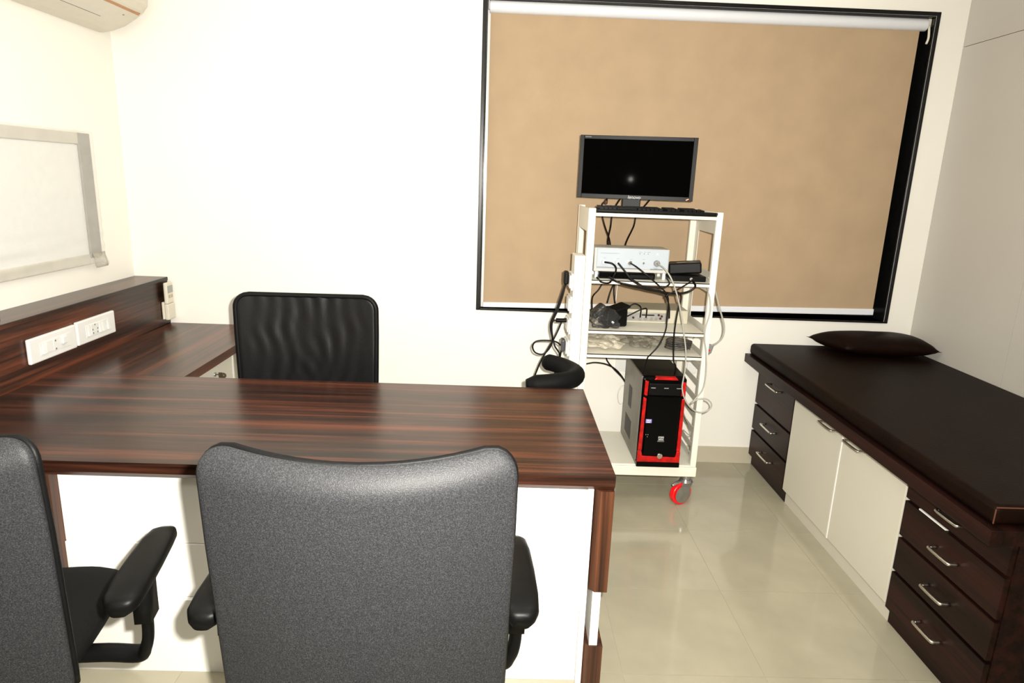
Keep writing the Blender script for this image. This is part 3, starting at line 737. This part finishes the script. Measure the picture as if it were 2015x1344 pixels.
# monitor
mo = thing('monitor', 'black flat monitor standing on the trolley top in front of the blind', 'monitor', (2.68, -0.33, 1.474))
MX0, MX1, MZ0, MZ1, MY = 2.4035, 2.966, 1.531, 1.830, -0.35
bq = B().box(MX0, MX1, MY+0.006, MY+0.032, MZ0, MZ1); bq.obj('housing', BEZEL, mo, bevel=0.006, seg=3)
fr_ = B()
fr_.box(MX0, MX0+0.020, MY, MY+0.0055, MZ0, MZ1); fr_.box(MX1-0.020, MX1, MY, MY+0.0055, MZ0, MZ1)
fr_.box(MX0+0.020, MX1-0.020, MY, MY+0.0055, MZ1-0.018, MZ1); fr_.box(MX0+0.020, MX1-0.020, MY, MY+0.0055, MZ0, MZ0+0.020)
fr_.obj('bezel', BEZEL, mo, bevel=0.0012)
B().box(MX0+0.0202, MX1-0.0202, MY+0.003, MY+0.0058, MZ0+0.0202, MZ1-0.0182).obj('screen', SCREEN, mo)
text('lenovo', 0.018, (2.684, MY-0.0006, MZ0+0.0095), 'lettering', SILVER, mo, shear=0.15, width=0.062)
text('ThinkVision', 0.011, (MX0+0.039, MY-0.0006, MZ1-0.0085), 'lettering', SILVER, mo, width=0.030)
B().rbox((MX1-0.026, MY-0.0008, MZ0+0.0085), (0.014, 0.0014, 0.004), ry=R(-25)).obj('power_light', LED, mo)
B().box(2.627, 2.718, MY+0.04, MY+0.065, 1.484, 1.62).obj('stand_neck', BPLAS, mo, bevel=0.004)
B().box(2.58, 2.765, MY-0.06, MY+0.12, 1.4742, 1.484).obj('stand_base', BPLAS, mo, bevel=0.004)
B().box(2.63, 2.715, MY+0.0325, MY+0.04, 1.56, 1.66).obj('stand_mount', BPLAS, mo)

mo.rotation_euler = (0, 0, R(-10))

# keyboard
kbd = thing('keyboard', 'black computer keyboard on the front edge of the trolley top', 'keyboard', (2.75, -0.52, 1.474))
kq = B().prism([(2.472, -0.590), (3.020, -0.592), (3.034, -0.575), (2.965, -0.442), (2.485, -0.440), (2.468, -0.46)], 'z', 1.4745, 1.488)
kq.obj('body', BPLAS, kbd, bevel=0.003)
xs_ = [2.484+k*0.0195 for k in range(25)]
for r_ in range(6):
    y = -0.578+r_*0.0215
    for k, x in enumerate(xs_):
        if k in (15, 19) or (r_ == 5 and k in (1, 6)) : continue
        if x+0.016 > 3.005-r_*0.010: continue
        if r_ == 0 and 4 <= k <= 8:
            if k == 4: B().box(x, x+0.0945, y, y+0.016, 1.4882, 1.4965+r_*0.001).obj('key', BPLAS, kbd, bevel=0.0015, seg=1)
            continue
        B().box(x, x+0.0165, y, y+0.0165, 1.4882, 1.4965+r_*0.001).obj('key', BPLAS, kbd)

# video processor on the second shelf
vp = thing('video_processor', 'white video processor with front sockets on the second trolley shelf', 'device', (2.667, -0.40, 1.156))
VX0, VX1, VZ0, VZ1, VY = 2.483, 2.846, 1.188, 1.303, -0.50
B().box(VX0, VX1, VY+0.004, VY+0.16, VZ0, VZ1).obj('case', DEVC, vp, bevel=0.004)
B().box(VX0+0.012, VX1-0.004, VY, VY+0.0045, VZ0+0.016, VZ1-0.003).obj('front_panel', DEVW, vp, bevel=0.003)
for x in (VX0+0.010, VX1-0.022):
    for y in (VY+0.02, VY+0.13): B().box(x, x+0.014, y, y+0.02, 1.1562, VZ0).obj('foot', WPLAS, vp)
for x0, x1, z in ((2.512, 2.605, 1.2775), (2.527, 2.54, 1.2535), (2.590, 2.604, 1.252), (2.652, 2.668, 1.252), (2.716, 2.728, 1.253), (2.697, 2.712, 1.288), (2.722, 2.729, 1.2885), (2.737, 2.752, 1.2885), (2.772, 2.79, 1.212)):
    B().box(x0, x1, VY-0.0004, VY, z-0.0006, z+0.0006).obj('printed_line', INK, vp)
for x0, x1, z, h in ((2.498, 2.585, 1.2095, 0.003), (2.585, 2.705, 1.207, 0.0045), (2.757, 2.818, 1.2065, 0.005)):
    B().box(x0, x1, VY-0.0006, VY, z-h/2, z+h/2).obj('printed_line', INK, vp)
for x in (2.701, 2.722, 2.741): B().cyl((x, VY, 1.280), (x, VY-0.002, 1.280), 0.0025, n=10).obj('indicator', DEVG, vp)
for x in (2.527, 2.592): B().cyl((x, VY, 1.237), (x, VY-0.022, 1.237), 0.0085, n=16).obj('socket', WPLAS, vp, bevel=0.001)
B().cyl((2.655, VY, 1.236), (2.655, VY-0.016, 1.236), 0.0105, n=18).obj('socket', CHROME, vp, bevel=0.002)
B().cyl((2.722, VY, 1.2355), (2.722, VY-0.004, 1.2355), 0.005, n=12).obj('socket', CHROME, vp)
B().cyl((2.785, VY, 1.237), (2.785, VY-0.020, 1.237), 0.0145, n=20).obj('socket', DEVG, vp, bevel=0.003)
text('A', 0.014, (2.786, VY-0.0006, 1.282), 'lettering', WPLAS, vp) if False else B().prism([(2.781, 1.274), (2.784, 1.285), (2.7885, 1.285), (2.791, 1.274), (2.786, 1.279)], 'y', VY-0.0006, VY).obj('symbol', WPLAS, vp)

bxs = thing('flat_recorder', 'black flat recorder lying between the feet of the white processor', 'device', (2.65, -0.42, 1.156))
B().box(2.511, 2.782, -0.508, -0.35, 1.1565, 1.186).obj('case', GLOSSK, bxs, bevel=0.003)
B().box(2.66, 2.775, -0.5092, -0.508, 1.163, 1.178).obj('front_door', BPLAS, bxs)

ad1 = thing('power_adapter', 'black power adapter with oval label, tilted on top of the other', 'adapter', (2.945, -0.43, 1.19), 'black power adapters on the second shelf')
B().rbox((2.944, -0.43, 1.2145), (0.155, 0.13, 0.052), rz=R(-14), ry=R(-6)).obj('case', BPLAS, ad1, bevel=0.008, seg=3)
B().rbox((2.915, -0.462, 1.2415), (0.045, 0.022, 0.0008), rz=R(-8), ry=R(-6)).obj('label_sticker', mat('taupe_sticker', (0.28, 0.23, 0.19), 0.5, noise_amt=0.05), ad1)
ad2 = thing('power_adapter', 'flat black adapter with silver button, lying under the tilted one', 'adapter', (2.95, -0.45, 1.156), 'black power adapters on the second shelf')
B().box(2.868, 3.026, -0.525, -0.36, 1.1565, 1.183).obj('case', BPLAS, ad2, bevel=0.004)
B().cyl((2.953, -0.526, 1.170), (2.953, -0.529, 1.170), 0.007, n=14).obj('button', SILVER, ad2)

# instrument and bag on the third shelf
ins = thing('instrument_box', 'beige instrument with socket panel on the third trolley shelf', 'device', (2.85, -0.28, 0.912))
B().box(2.680, 3.004, -0.36, -0.15, 0.9125, 0.982).obj('case', INST, ins, bevel=0.003)
B().box(2.690, 2.905, -0.3615, -0.360, 0.922, 0.966).obj('panel', INSTP, ins)
for x, r_ in ((2.753, 0.009), (2.783, 0.009), (2.812, 0.0065), (2.838, 0.0065)):
    B().cyl((x, -0.3615, 0.938), (x, -0.377, 0.938), r_, n=14).obj('socket', CHROME, ins)
B().box(2.765, 2.83, -0.3625, -0.3615, 0.951, 0.957).obj('slot', BPLAS, ins)
for x, z in ((2.722, 0.939), (2.852, 0.956), (2.868, 0.95), (2.862, 0.938)):
    B().cyl((x, -0.3615, z), (x, -0.367, z), 0.006, n=10).obj('button', MAROON, ins)

cbag = thing('camera_case', 'black camera case wrapped in clear polythene on the third shelf', 'case', (2.58, -0.45, 0.912))
B().rbox((2.602, -0.44, 0.958), (0.115, 0.11, 0.088), rz=R(16), ry=R(0)).obj('case', BPLAS, cbag, bevel=0.010)
B().rbox((2.628, -0.45, 1.007), (0.085, 0.10, 0.012), rz=R(16), ry=R(-16)).obj('flap', BLEATH, cbag, bevel=0.003)
B().rbox((2.525, -0.45, 0.985), (0.035, 0.07, 0.085), rz=R(10), ry=R(48)).obj('lens_tube', mat('dark_grey_plastic', (0.03, 0.03, 0.028), 0.4, noise_amt=0.2), cbag, bevel=0.012, seg=3)
def crumple(c, size, seed, amp, n=3, zmin=None):
    bm = bmesh.new(); bmesh.ops.create_icosphere(bm, subdivisions=4, radius=1)
    for v in bm.verts:
        p = v.co.copy(); q = p.copy()
        f = 1+amp*(abs(noise.noise(p*1.3+Vector((seed, 0, 0))))*1.5 - 0.3) + amp*0.35*abs(noise.noise(p*2.6+Vector((0, seed, 0))))
        q *= f
        v.co = Vector((c[0]+q.x*size[0], c[1]+q.y*size[1], c[2]+max(q.z, -0.85)*size[2]))
        if zmin is not None and v.co.z < zmin: v.co.z = zmin
    bq = B(); bm.verts.ensure_lookup_table()
    bq.add([v.co[:] for v in bm.verts], [[v.index for v in f.verts] for f in bm.faces]); bm.free()
    return bq
crumple((2.553, -0.495, 0.955), (0.072, 0.055, 0.052), 3.1, 0.45, zmin=0.9132).obj('polythene_wrap', BAGK, cbag)

# polythene bags and cable coil on the fourth shelf
tag(crumple((2.575, -0.40, 0.820), (0.085, 0.10, 0.030), 1.7, 0.7, zmin=0.7945).obj('polythene_bag', BAGF), 'pale crumpled polythene bag at the left on the fourth shelf', 'bag', 'polythene bags on the fourth shelf')
tag(crumple((2.775, -0.36, 0.818), (0.068, 0.085, 0.026), 8.3, 0.8, zmin=0.7945).obj('polythene_bag', film('grey_polythene', (0.40, 0.37, 0.30), 0.55, 0.2, 0.2)), 'greyish crumpled polythene bag beside the coiled cable on the fourth shelf', 'bag', 'polythene bags on the fourth shelf')
cc = B()
pts = []
for k in range(70):
    a = k*0.42; r_ = 0.062+0.006*math.sin(k*1.3)
    pts.append((2.945+r_*math.cos(a), -0.44+r_*0.8*math.sin(a), 0.800+0.0007*k))
cc.tube(pts, 0.0035, n=6, sm=2)
tag(cc.obj('cable_coil', mat('dark_grey_cable', (0.06, 0.055, 0.05), 0.4, noise_amt=0.2), smooth=True), 'dark coiled cable lying at the right on the fourth trolley shelf', 'cable')

# PC tower on the trolley base
pc = thing('computer_tower', 'black and red computer tower standing on the trolley base', 'computer', (2.855, -0.38, 0.222))
TX0, TX1, TY0, TY1, TZ0, TZ1 = 2.748, 2.966, -0.60, -0.15, 0.2225, 0.690
B().box(TX0, TX1, TY0+0.035, TY1, TZ0+0.002, TZ1-0.004).obj('case', PCSIDE, pc, bevel=0.003)
B().box(TX0+0.004, TX1-0.004, TY0+0.03, TY1-0.005, TZ1-0.0038, TZ1+0.002).obj('top_panel', GLOSSK, pc, bevel=0.002)
B().box(TX0, TX1, TY0+0.004, TY0+0.034, TZ0+0.026, TZ1).obj('front_frame', GLOSSK, pc, bevel=0.012, seg=3)
B().box(TX0, TX1, TY0-0.004, TY0+0.034, TZ0, TZ0+0.025).obj('foot_bar', GLOSSK, pc, bevel=0.003)
def trim(poly): return B().prism(poly, 'y', TY0-0.003, TY0+0.0038).obj('red_trim', REDP, pc, bevel=0.003)
Z = lambda t: TZ0+0.026+(TZ1-TZ0-0.026)*t
trim([(TX0+0.010, Z(0.80)), (TX0+0.026, Z(0.79)), (TX0+0.028, Z(0.96)), (TX0+0.010, Z(0.97))])
trim([(TX1-0.026, Z(0.80)), (TX1-0.006, Z(0.79)), (TX1-0.006, Z(0.96)), (TX1-0.022, Z(0.96))])
trim([(TX0+0.002, Z(0.14)), (TX0+0.022, Z(0.14)), (TX0+0.024, Z(0.76)), (TX0+0.008, Z(0.775))])
trim([(TX1-0.022, Z(0.14)), (TX1-0.002, Z(0.14)), (TX1-0.004, Z(0.775)), (TX1-0.020, Z(0.76))])
trim([(TX0+0.001, Z(0.0)), (TX1-0.001, Z(0.0)), (TX1-0.001, Z(0.138)), (TX1-0.020, Z(0.138)), (TX1-0.026, Z(0.065)), (TX0+0.026, Z(0.075)), (TX0+0.020, Z(0.138)), (TX0+0.001, Z(0.138))])
B().prism([(TX0+0.055, TZ1-0.010), (TX1-0.045, TZ1-0.010), (TX1-0.055, TZ1+0.003), (TX0+0.065, TZ1+0.003)], 'y', TY0-0.001, TY0+0.03).obj('red_trim', REDP, pc, bevel=0.002)
B().box(TX0+0.030, TX1-0.030, TY0-0.006, TY0+0.0038, Z(0.80), Z(0.94)).obj('drive_bay', BPLAS, pc, bevel=0.004)
B().box(TX0+0.027, TX1-0.027, TY0-0.005, TY0+0.0038, Z(0.09), Z(0.79)).obj('front_door', GLOSSK, pc, bevel=0.006)
for x in (TX0+0.052, TX0+0.116, TX1-0.040):
    B().box(x-0.012, x+0.010, TY0-0.0078, TY0-0.006, Z(0.885), Z(0.892)).obj('bay_button', SILVER, pc)
st_ = B().box(TX0+0.028, TX0+0.058, TY0-0.0058, TY0-0.005, Z(0.475), Z(0.52)).obj('sticker', STICK, pc)
for a, c, z, h in ((0.033, 0.044, 0.508, 0.010), (0.033, 0.050, 0.485, 0.010)):
    B().box(TX0+a, TX0+c, TY0-0.0062, TY0-0.0058, Z(z-h/2), Z(z+h/2)).obj('print', WPLAS, st_)
bq = B()
for s_ in (-1, 1): bq.rbox((TX0+0.0498, TY0-0.0060, Z(0.505)), (0.010, 0.0004, 0.0016), ry=R(48*s_))
bq.obj('print', WPLAS, st_)
lx, lz = TX0+0.112, Z(0.290)
B().box(lx-0.014, lx+0.014, TY0-0.0056, TY0-0.005, lz-0.009, lz+0.012).obj('emblem', SILVER, pc)
B().tube([(lx-0.017, TY0-0.0058, lz-0.006), (lx-0.004, TY0-0.0058, lz+0.006), (lx, TY0-0.0058, lz-0.001), (lx+0.006, TY0-0.0058, lz+0.003), (lx+0.020, TY0-0.0058, lz-0.006)], 0.0014, n=6, sm=0).obj('emblem_line', GLOSSK, pc)
text('MERCURY', 0.007, (lx, TY0-0.0055, lz-0.0145), 'lettering', SILVER, pc, width=0.034)
for dx, dz in ((0.035, 0.335), (0.045, 0.335), (0.043, 0.31)):
    B().cyl((TX0+dx, TY0-0.005, Z(dz)), (TX0+dx, TY0-0.006, Z(dz)), 0.002, n=8).obj('jack', SILVER, pc)
B().cyl((lx+0.000, TY0-0.005, Z(0.085)), (lx+0.000, TY0-0.014, Z(0.085)), 0.0145, n=24).obj('power_knob', CHROME, pc, bevel=0.003)
for ya, yb, z0, z1 in ((-0.365, -0.285, 0.445, 0.560), (-0.40, -0.24, 0.285, 0.385)):
    B().box(TX0-0.0008, TX0+0.0002, ya, yb, z0, z1).obj('side_vent', PCVENT, pc)

# power strip on the trolley's left side
ps = thing('power_strip', 'upright white power strip fixed to the left side of the trolley', 'power strip', (2.405, -0.5, 0.6))
B().box(2.382, CX0-0.001, -0.570, -0.44, 0.56, 1.268).obj('housing', CARTW, ps, bevel=0.003)
for z0, z1, dx in ((1.10, 1.18, 0.018), (0.99, 1.07, 0.018), (0.885, 0.965, 0.016), (0.775, 0.855, 0.018), (0.66, 0.745, 0.018)):
    s_ = B().box(2.382-dx*0.6, 2.3815, -0.566, -0.45, z0, z1).obj('socket', WPLAS, ps, bevel=0.002)
    B().box(2.382-dx, 2.382-dx*0.62, -0.560, -0.458, z0+0.010, z1-0.010).obj('socket_face', WPLAS, s_, bevel=0.002)

# ------------------------------------------------------------------ cables
def cable(name, label, paths, r, M, group=None, loc=None, cat='cable'):
    b = B()
    for p in paths: b.tube(p, r, n=8, sm=5)
    return tag(b.obj(name, M, smooth=True), label, cat, group)
GP = 'black power cords on the left of the trolley'
def power_cord(label, paths, plugs):
    t = thing('mains_cable', label, 'cable', paths[0][0], GP)
    b = B()
    for p in paths: b.tube(p, 0.0042, n=8, sm=5)
    b.obj('cord', BCAB, t, smooth=True)
    for q in plugs: q(t)
    return t
A1 = [(2.350,-0.5,1.125),(2.33,-0.5,1.05),(2.311,-0.5,0.987),(2.291,-0.5,0.935),(2.29,-0.5,0.895),(2.301,-0.5,0.843),(2.292,-0.5,0.802),(2.26,-0.5,0.766),(2.22,-0.5,0.772),(2.205,-0.5,0.802),(2.22,-0.5,0.829),(2.268,-0.5,0.836),(2.319,-0.5,0.831),(2.345,-0.5,0.813)]
A1b = [(2.352,-0.51,1.125),(2.336,-0.51,1.05),(2.317,-0.51,0.987),(2.297,-0.51,0.935),(2.295,-0.51,0.895),(2.303,-0.51,0.843)]
power_cord('black looped power cord from the topmost plug of the power strip', [A1, A1b],
           [lambda t: B().box(2.340, 2.363, -0.530, -0.475, 1.122, 1.185).obj('plug', BPLAS, t, bevel=0.007, seg=3)])
power_cord('black power cord hanging from the level plug below the window frame', [[(2.343,-0.48,0.925),(2.33,-0.48,0.888),(2.309,-0.485,0.841),(2.275,-0.48,0.773),(2.249,-0.48,0.719),(2.226,-0.48,0.653),(2.203,-0.48,0.586)], [(2.318,-0.49,0.938),(2.303,-0.49,0.936),(2.296,-0.495,0.925)]],
           [lambda t: B().tube([(2.370,-0.49,0.940),(2.345,-0.49,0.938),(2.315,-0.49,0.938)], 0.0105, n=10).obj('plug', BPLAS, t, smooth=True)])
power_cord('black power cord with grey plug lowest on the power strip', [[(2.350,-0.475,0.79),(2.351,-0.46,0.765),(2.345,-0.46,0.723),(2.333,-0.46,0.681),(2.318,-0.46,0.626)], [(2.306,-0.515,0.842),(2.313,-0.52,0.814),(2.331,-0.52,0.788),(2.34,-0.52,0.768),(2.343,-0.50,0.70)]],
           [lambda t: B().box(2.344, 2.363, -0.530, -0.470, 0.788, 0.848).obj('plug', mat('dark_grey_plug', (0.05, 0.05, 0.055), 0.4, noise_amt=0.1), t, bevel=0.006, seg=3)])
GC = 'black signal cables on the front of the trolley'
cable('signal_cable', 'black cable curling back from the leftmost front socket of the processor', [[(2.529,-0.524,1.237),(2.565,-0.535,1.232),(2.586,-0.53,1.21),(2.58,-0.53,1.174),(2.552,-0.575,1.146),(2.513,-0.575,1.148),(2.497,-0.53,1.163)]], 0.0046, BCAB, GC)
cable('signal_cable', 'black and gold cable slanting down from the second front socket', [[(2.594,-0.524,1.236),(2.624,-0.53,1.203),(2.657,-0.54,1.166),(2.69,-0.58,1.146),(2.72,-0.60,1.13)]], 0.0046, BCAB, GC)
cable('signal_cable', 'thin black cable from the round silver socket down to the tower', [[(2.655,-0.517,1.236),(2.68,-0.58,1.222),(2.731,-0.6,1.184),(2.783,-0.6,1.143),(2.818,-0.6,1.111),(2.834,-0.6,1.074),(2.835,-0.6,0.997),(2.834,-0.6,0.93),(2.809,-0.6,0.856),(2.772,-0.6,0.807),(2.76,-0.59,0.784),(2.750,-0.57,0.70)]], 0.0036, BCAB, GC)
cable('signal_cable', 'long black cable sagging across the front lip of the second shelf', [[(2.556,-0.52,1.166),(2.57,-0.585,1.160),(2.6,-0.6,1.15),(2.676,-0.6,1.133),(2.752,-0.6,1.124),(2.813,-0.6,1.112),(2.872,-0.6,1.109),(2.925,-0.6,1.12),(2.955,-0.6,1.146),(2.954,-0.54,1.167)], [(2.598,-0.61,1.151),(2.674,-0.612,1.137),(2.734,-0.61,1.124),(2.778,-0.61,1.117),(2.815,-0.61,1.108)]], 0.0052, BCAB, GC)
cable('signal_cable', 'short black cable drooping below the right end of the processor', [[(2.651,-0.52,1.162),(2.67,-0.60,1.154),(2.706,-0.615,1.141),(2.787,-0.615,1.135),(2.828,-0.61,1.154),(2.835,-0.52,1.172)]], 0.004, BCAB, GC)
cable('signal_cable', 'black cable rising from the bundle to the flat adapter', [[(2.81,-0.62,1.095),(2.855,-0.62,1.124),(2.916,-0.61,1.16),(2.953,-0.56,1.172),(2.97,-0.53,1.170)]], 0.0038, BCAB, GC)
cable('signal_cable', 'black cable dropping from the bundle past the third shelf to the tower', [[(2.863,-0.61,1.12),(2.883,-0.61,1.11),(2.89,-0.61,1.083),(2.882,-0.61,1.039),(2.876,-0.61,0.973),(2.874,-0.61,0.911),(2.879,-0.61,0.827),(2.885,-0.61,0.777),(2.9,-0.60,0.751),(2.905,-0.57,0.70)], [(2.812,-0.615,1.108),(2.822,-0.61,1.091),(2.838,-0.61,1.043),(2.843,-0.61,0.99)]], 0.004, BCAB, GC)
cable('camera_cable', 'long pale grey cable from the grey socket, looping beside the tower', [[(2.785,-0.518,1.237),(2.80,-0.60,1.226),(2.822,-0.64,1.193),(2.849,-0.64,1.14),(2.871,-0.64,1.082),(2.894,-0.64,1.002),(2.913,-0.64,0.92),(2.93,-0.64,0.837),(2.935,-0.64,0.753),(2.932,-0.64,0.706),(2.93,-0.64,0.655),(2.949,-0.64,0.599),(2.987,-0.64,0.552),(3.032,-0.64,0.533),(3.073,-0.64,0.55),(3.081,-0.64,0.578),(3.055,-0.64,0.602),(3.013,-0.64,0.601),(2.985,-0.63,0.575),(3.013,-0.62,0.605),(3.038,-0.62,0.650),(3.043,-0.62,0.729),(3.034,-0.62,0.829),(3.02,-0.62,0.891),(3.018,-0.62,0.952),(3.032,-0.62,1.03),(3.034,-0.58,1.095),(3.03,-0.50,1.164)]], 0.0036, GCAB)
hs = thing('hand_switch', 'grey hand switch with red button hanging right of the trolley', 'switch', (3.11, -0.47, 0.80))
B().rbox((3.092, -0.47, 0.815), (0.040, 0.022, 0.046), ry=R(14)).obj('body', DEVG, hs, bevel=0.006, seg=3)
B().cyl((3.094, -0.4815, 0.808), (3.094, -0.486, 0.808), 0.0045, n=12).obj('button', REDDOT, hs)
B().tube([(3.04,-0.5,1.178),(3.062,-0.5,1.160),(3.084,-0.5,1.115),(3.114,-0.5,1.031),(3.147,-0.5,0.941),(3.146,-0.5,0.883),(3.125,-0.49,0.849),(3.103,-0.475,0.832)], 0.0045, n=8).obj('cord', GCAB, hs, smooth=True)
GM = 'black monitor cables behind the trolley top'
for lab, p in (('leftmost black monitor cable with thick connector behind the keyboard', [(2.559,-0.30,1.545),(2.558,-0.25,1.519),(2.558,-0.118,1.491),(2.564,-0.118,1.434),(2.583,-0.13,1.372),(2.596,-0.19,1.326),(2.604,-0.215,1.28),(2.607,-0.218,1.239)]),
               ('middle black monitor cable crossing the leftmost one', [(2.641,-0.30,1.56),(2.622,-0.20,1.50),(2.617,-0.118,1.45),(2.612,-0.118,1.376),(2.593,-0.18,1.317),(2.593,-0.21,1.276),(2.599,-0.218,1.235)]),
               ('rightmost black monitor cable bending left to the processor', [(2.791,-0.30,1.56),(2.768,-0.2,1.497),(2.746,-0.118,1.45),(2.736,-0.118,1.387),(2.696,-0.18,1.321),(2.68,-0.21,1.282),(2.679,-0.218,1.238)])):
    o = cable('monitor_cable', lab, [p], 0.0042, BCAB, GM)
    if lab.startswith('left'): B().cyl((2.5585,-0.25,1.500), (2.559,-0.25,1.525), 0.008, n=12).obj('connector', MAROON, o, bevel=0.003)
GL = 'black cables between the second and third shelf'
for lab, p in (('black cable bowing left between the second and third shelf', [(2.608,-0.118,1.12),(2.575,-0.118,1.044),(2.54,-0.13,1.001),(2.53,-0.2,0.955),(2.53,-0.25,0.93)]),
               ('black cable hanging straight between the second and third shelf', [(2.657,-0.118,1.12),(2.656,-0.118,1.035),(2.664,-0.135,0.968)]),
               ('black cable slanting left between the second and third shelf', [(2.655,-0.118,1.085),(2.637,-0.118,1.03),(2.621,-0.13,0.968)])):
    cable('signal_cable', lab, [p], 0.004, BCAB, GL)
GBN = 'black looped cables of the beige instrument'
cable('coaxial_cable', 'black cable arching from the camera case to the left instrument socket', [[(2.672,-0.40,0.956),(2.683,-0.4,0.992),(2.713,-0.4,1.017),(2.742,-0.4,1.008),(2.753,-0.39,0.988),(2.753,-0.385,0.945)]], 0.0036, BCAB, GBN)
cable('coaxial_cable', 'black cable from the camera case to the second instrument socket', [[(2.682,-0.41,0.954),(2.731,-0.41,0.982),(2.762,-0.41,0.995),(2.78,-0.40,0.991),(2.783,-0.385,0.945)]], 0.0036, BCAB, GBN)
cable('signal_cable', 'black cable arching behind the tower from the trolley side', [[(2.47,-0.1,0.60),(2.53,-0.1,0.611),(2.585,-0.1,0.621),(2.657,-0.1,0.609),(2.716,-0.1,0.571),(2.767,-0.11,0.503),(2.775,-0.14,0.47)]], 0.0042, BCAB, 'black cables behind the tower')
cable('signal_cable', 'black cable slanting steeply down behind the tower', [[(2.643,-0.1,0.74),(2.643,-0.1,0.649),(2.686,-0.1,0.592),(2.74,-0.1,0.539),(2.772,-0.12,0.495),(2.78,-0.14,0.48)]], 0.0036, BCAB, 'black cables behind the tower')
cable('network_cable', 'thin white cable loop left of the tower', [[(2.785,-0.13,0.50),(2.776,-0.05,0.483),(2.747,-0.05,0.464),(2.734,-0.05,0.414),(2.746,-0.05,0.367),(2.767,-0.05,0.373),(2.778,-0.05,0.419),(2.783,-0.05,0.469),(2.785,-0.04,0.55)]], 0.0025, WCAB)
cable('network_cable', 'thin grey cable bent to a point right of the tower', [[(2.985,-0.47,0.50),(3.004,-0.5,0.452),(3.040,-0.51,0.378),(3.030,-0.51,0.363),(2.998,-0.5,0.388)]], 0.0026, mat('taupe_cable', (0.25, 0.23, 0.18), 0.45, noise_amt=0.05))
cable('network_cable', 'thin white cable hanging straight behind the third shelf', [[(2.672,-0.118,1.12),(2.671,-0.115,1.05),(2.669,-0.118,0.97)]], 0.003, WCAB)
# wall sockets behind the trolley
for x0, x1, lab in ((2.715, 2.787, 'white wall socket behind the tower, left of it'), (3.132, 3.185, 'white wall socket right of the tower behind the trolley post')):
    t = thing('wall_socket', lab, 'socket', ((x0+x1)/2, 0, 0.55), 'white sockets on the back wall')
    B().box(x0, x1, -0.010, -0.0005, 0.548, 0.622).obj('plate', WPLAS, t, bevel=0.003)
    B().box(x0+0.012, x1-0.012, -0.013, -0.0102, 0.562, 0.608).obj('socket_face', WPLAS, t, bevel=0.001)
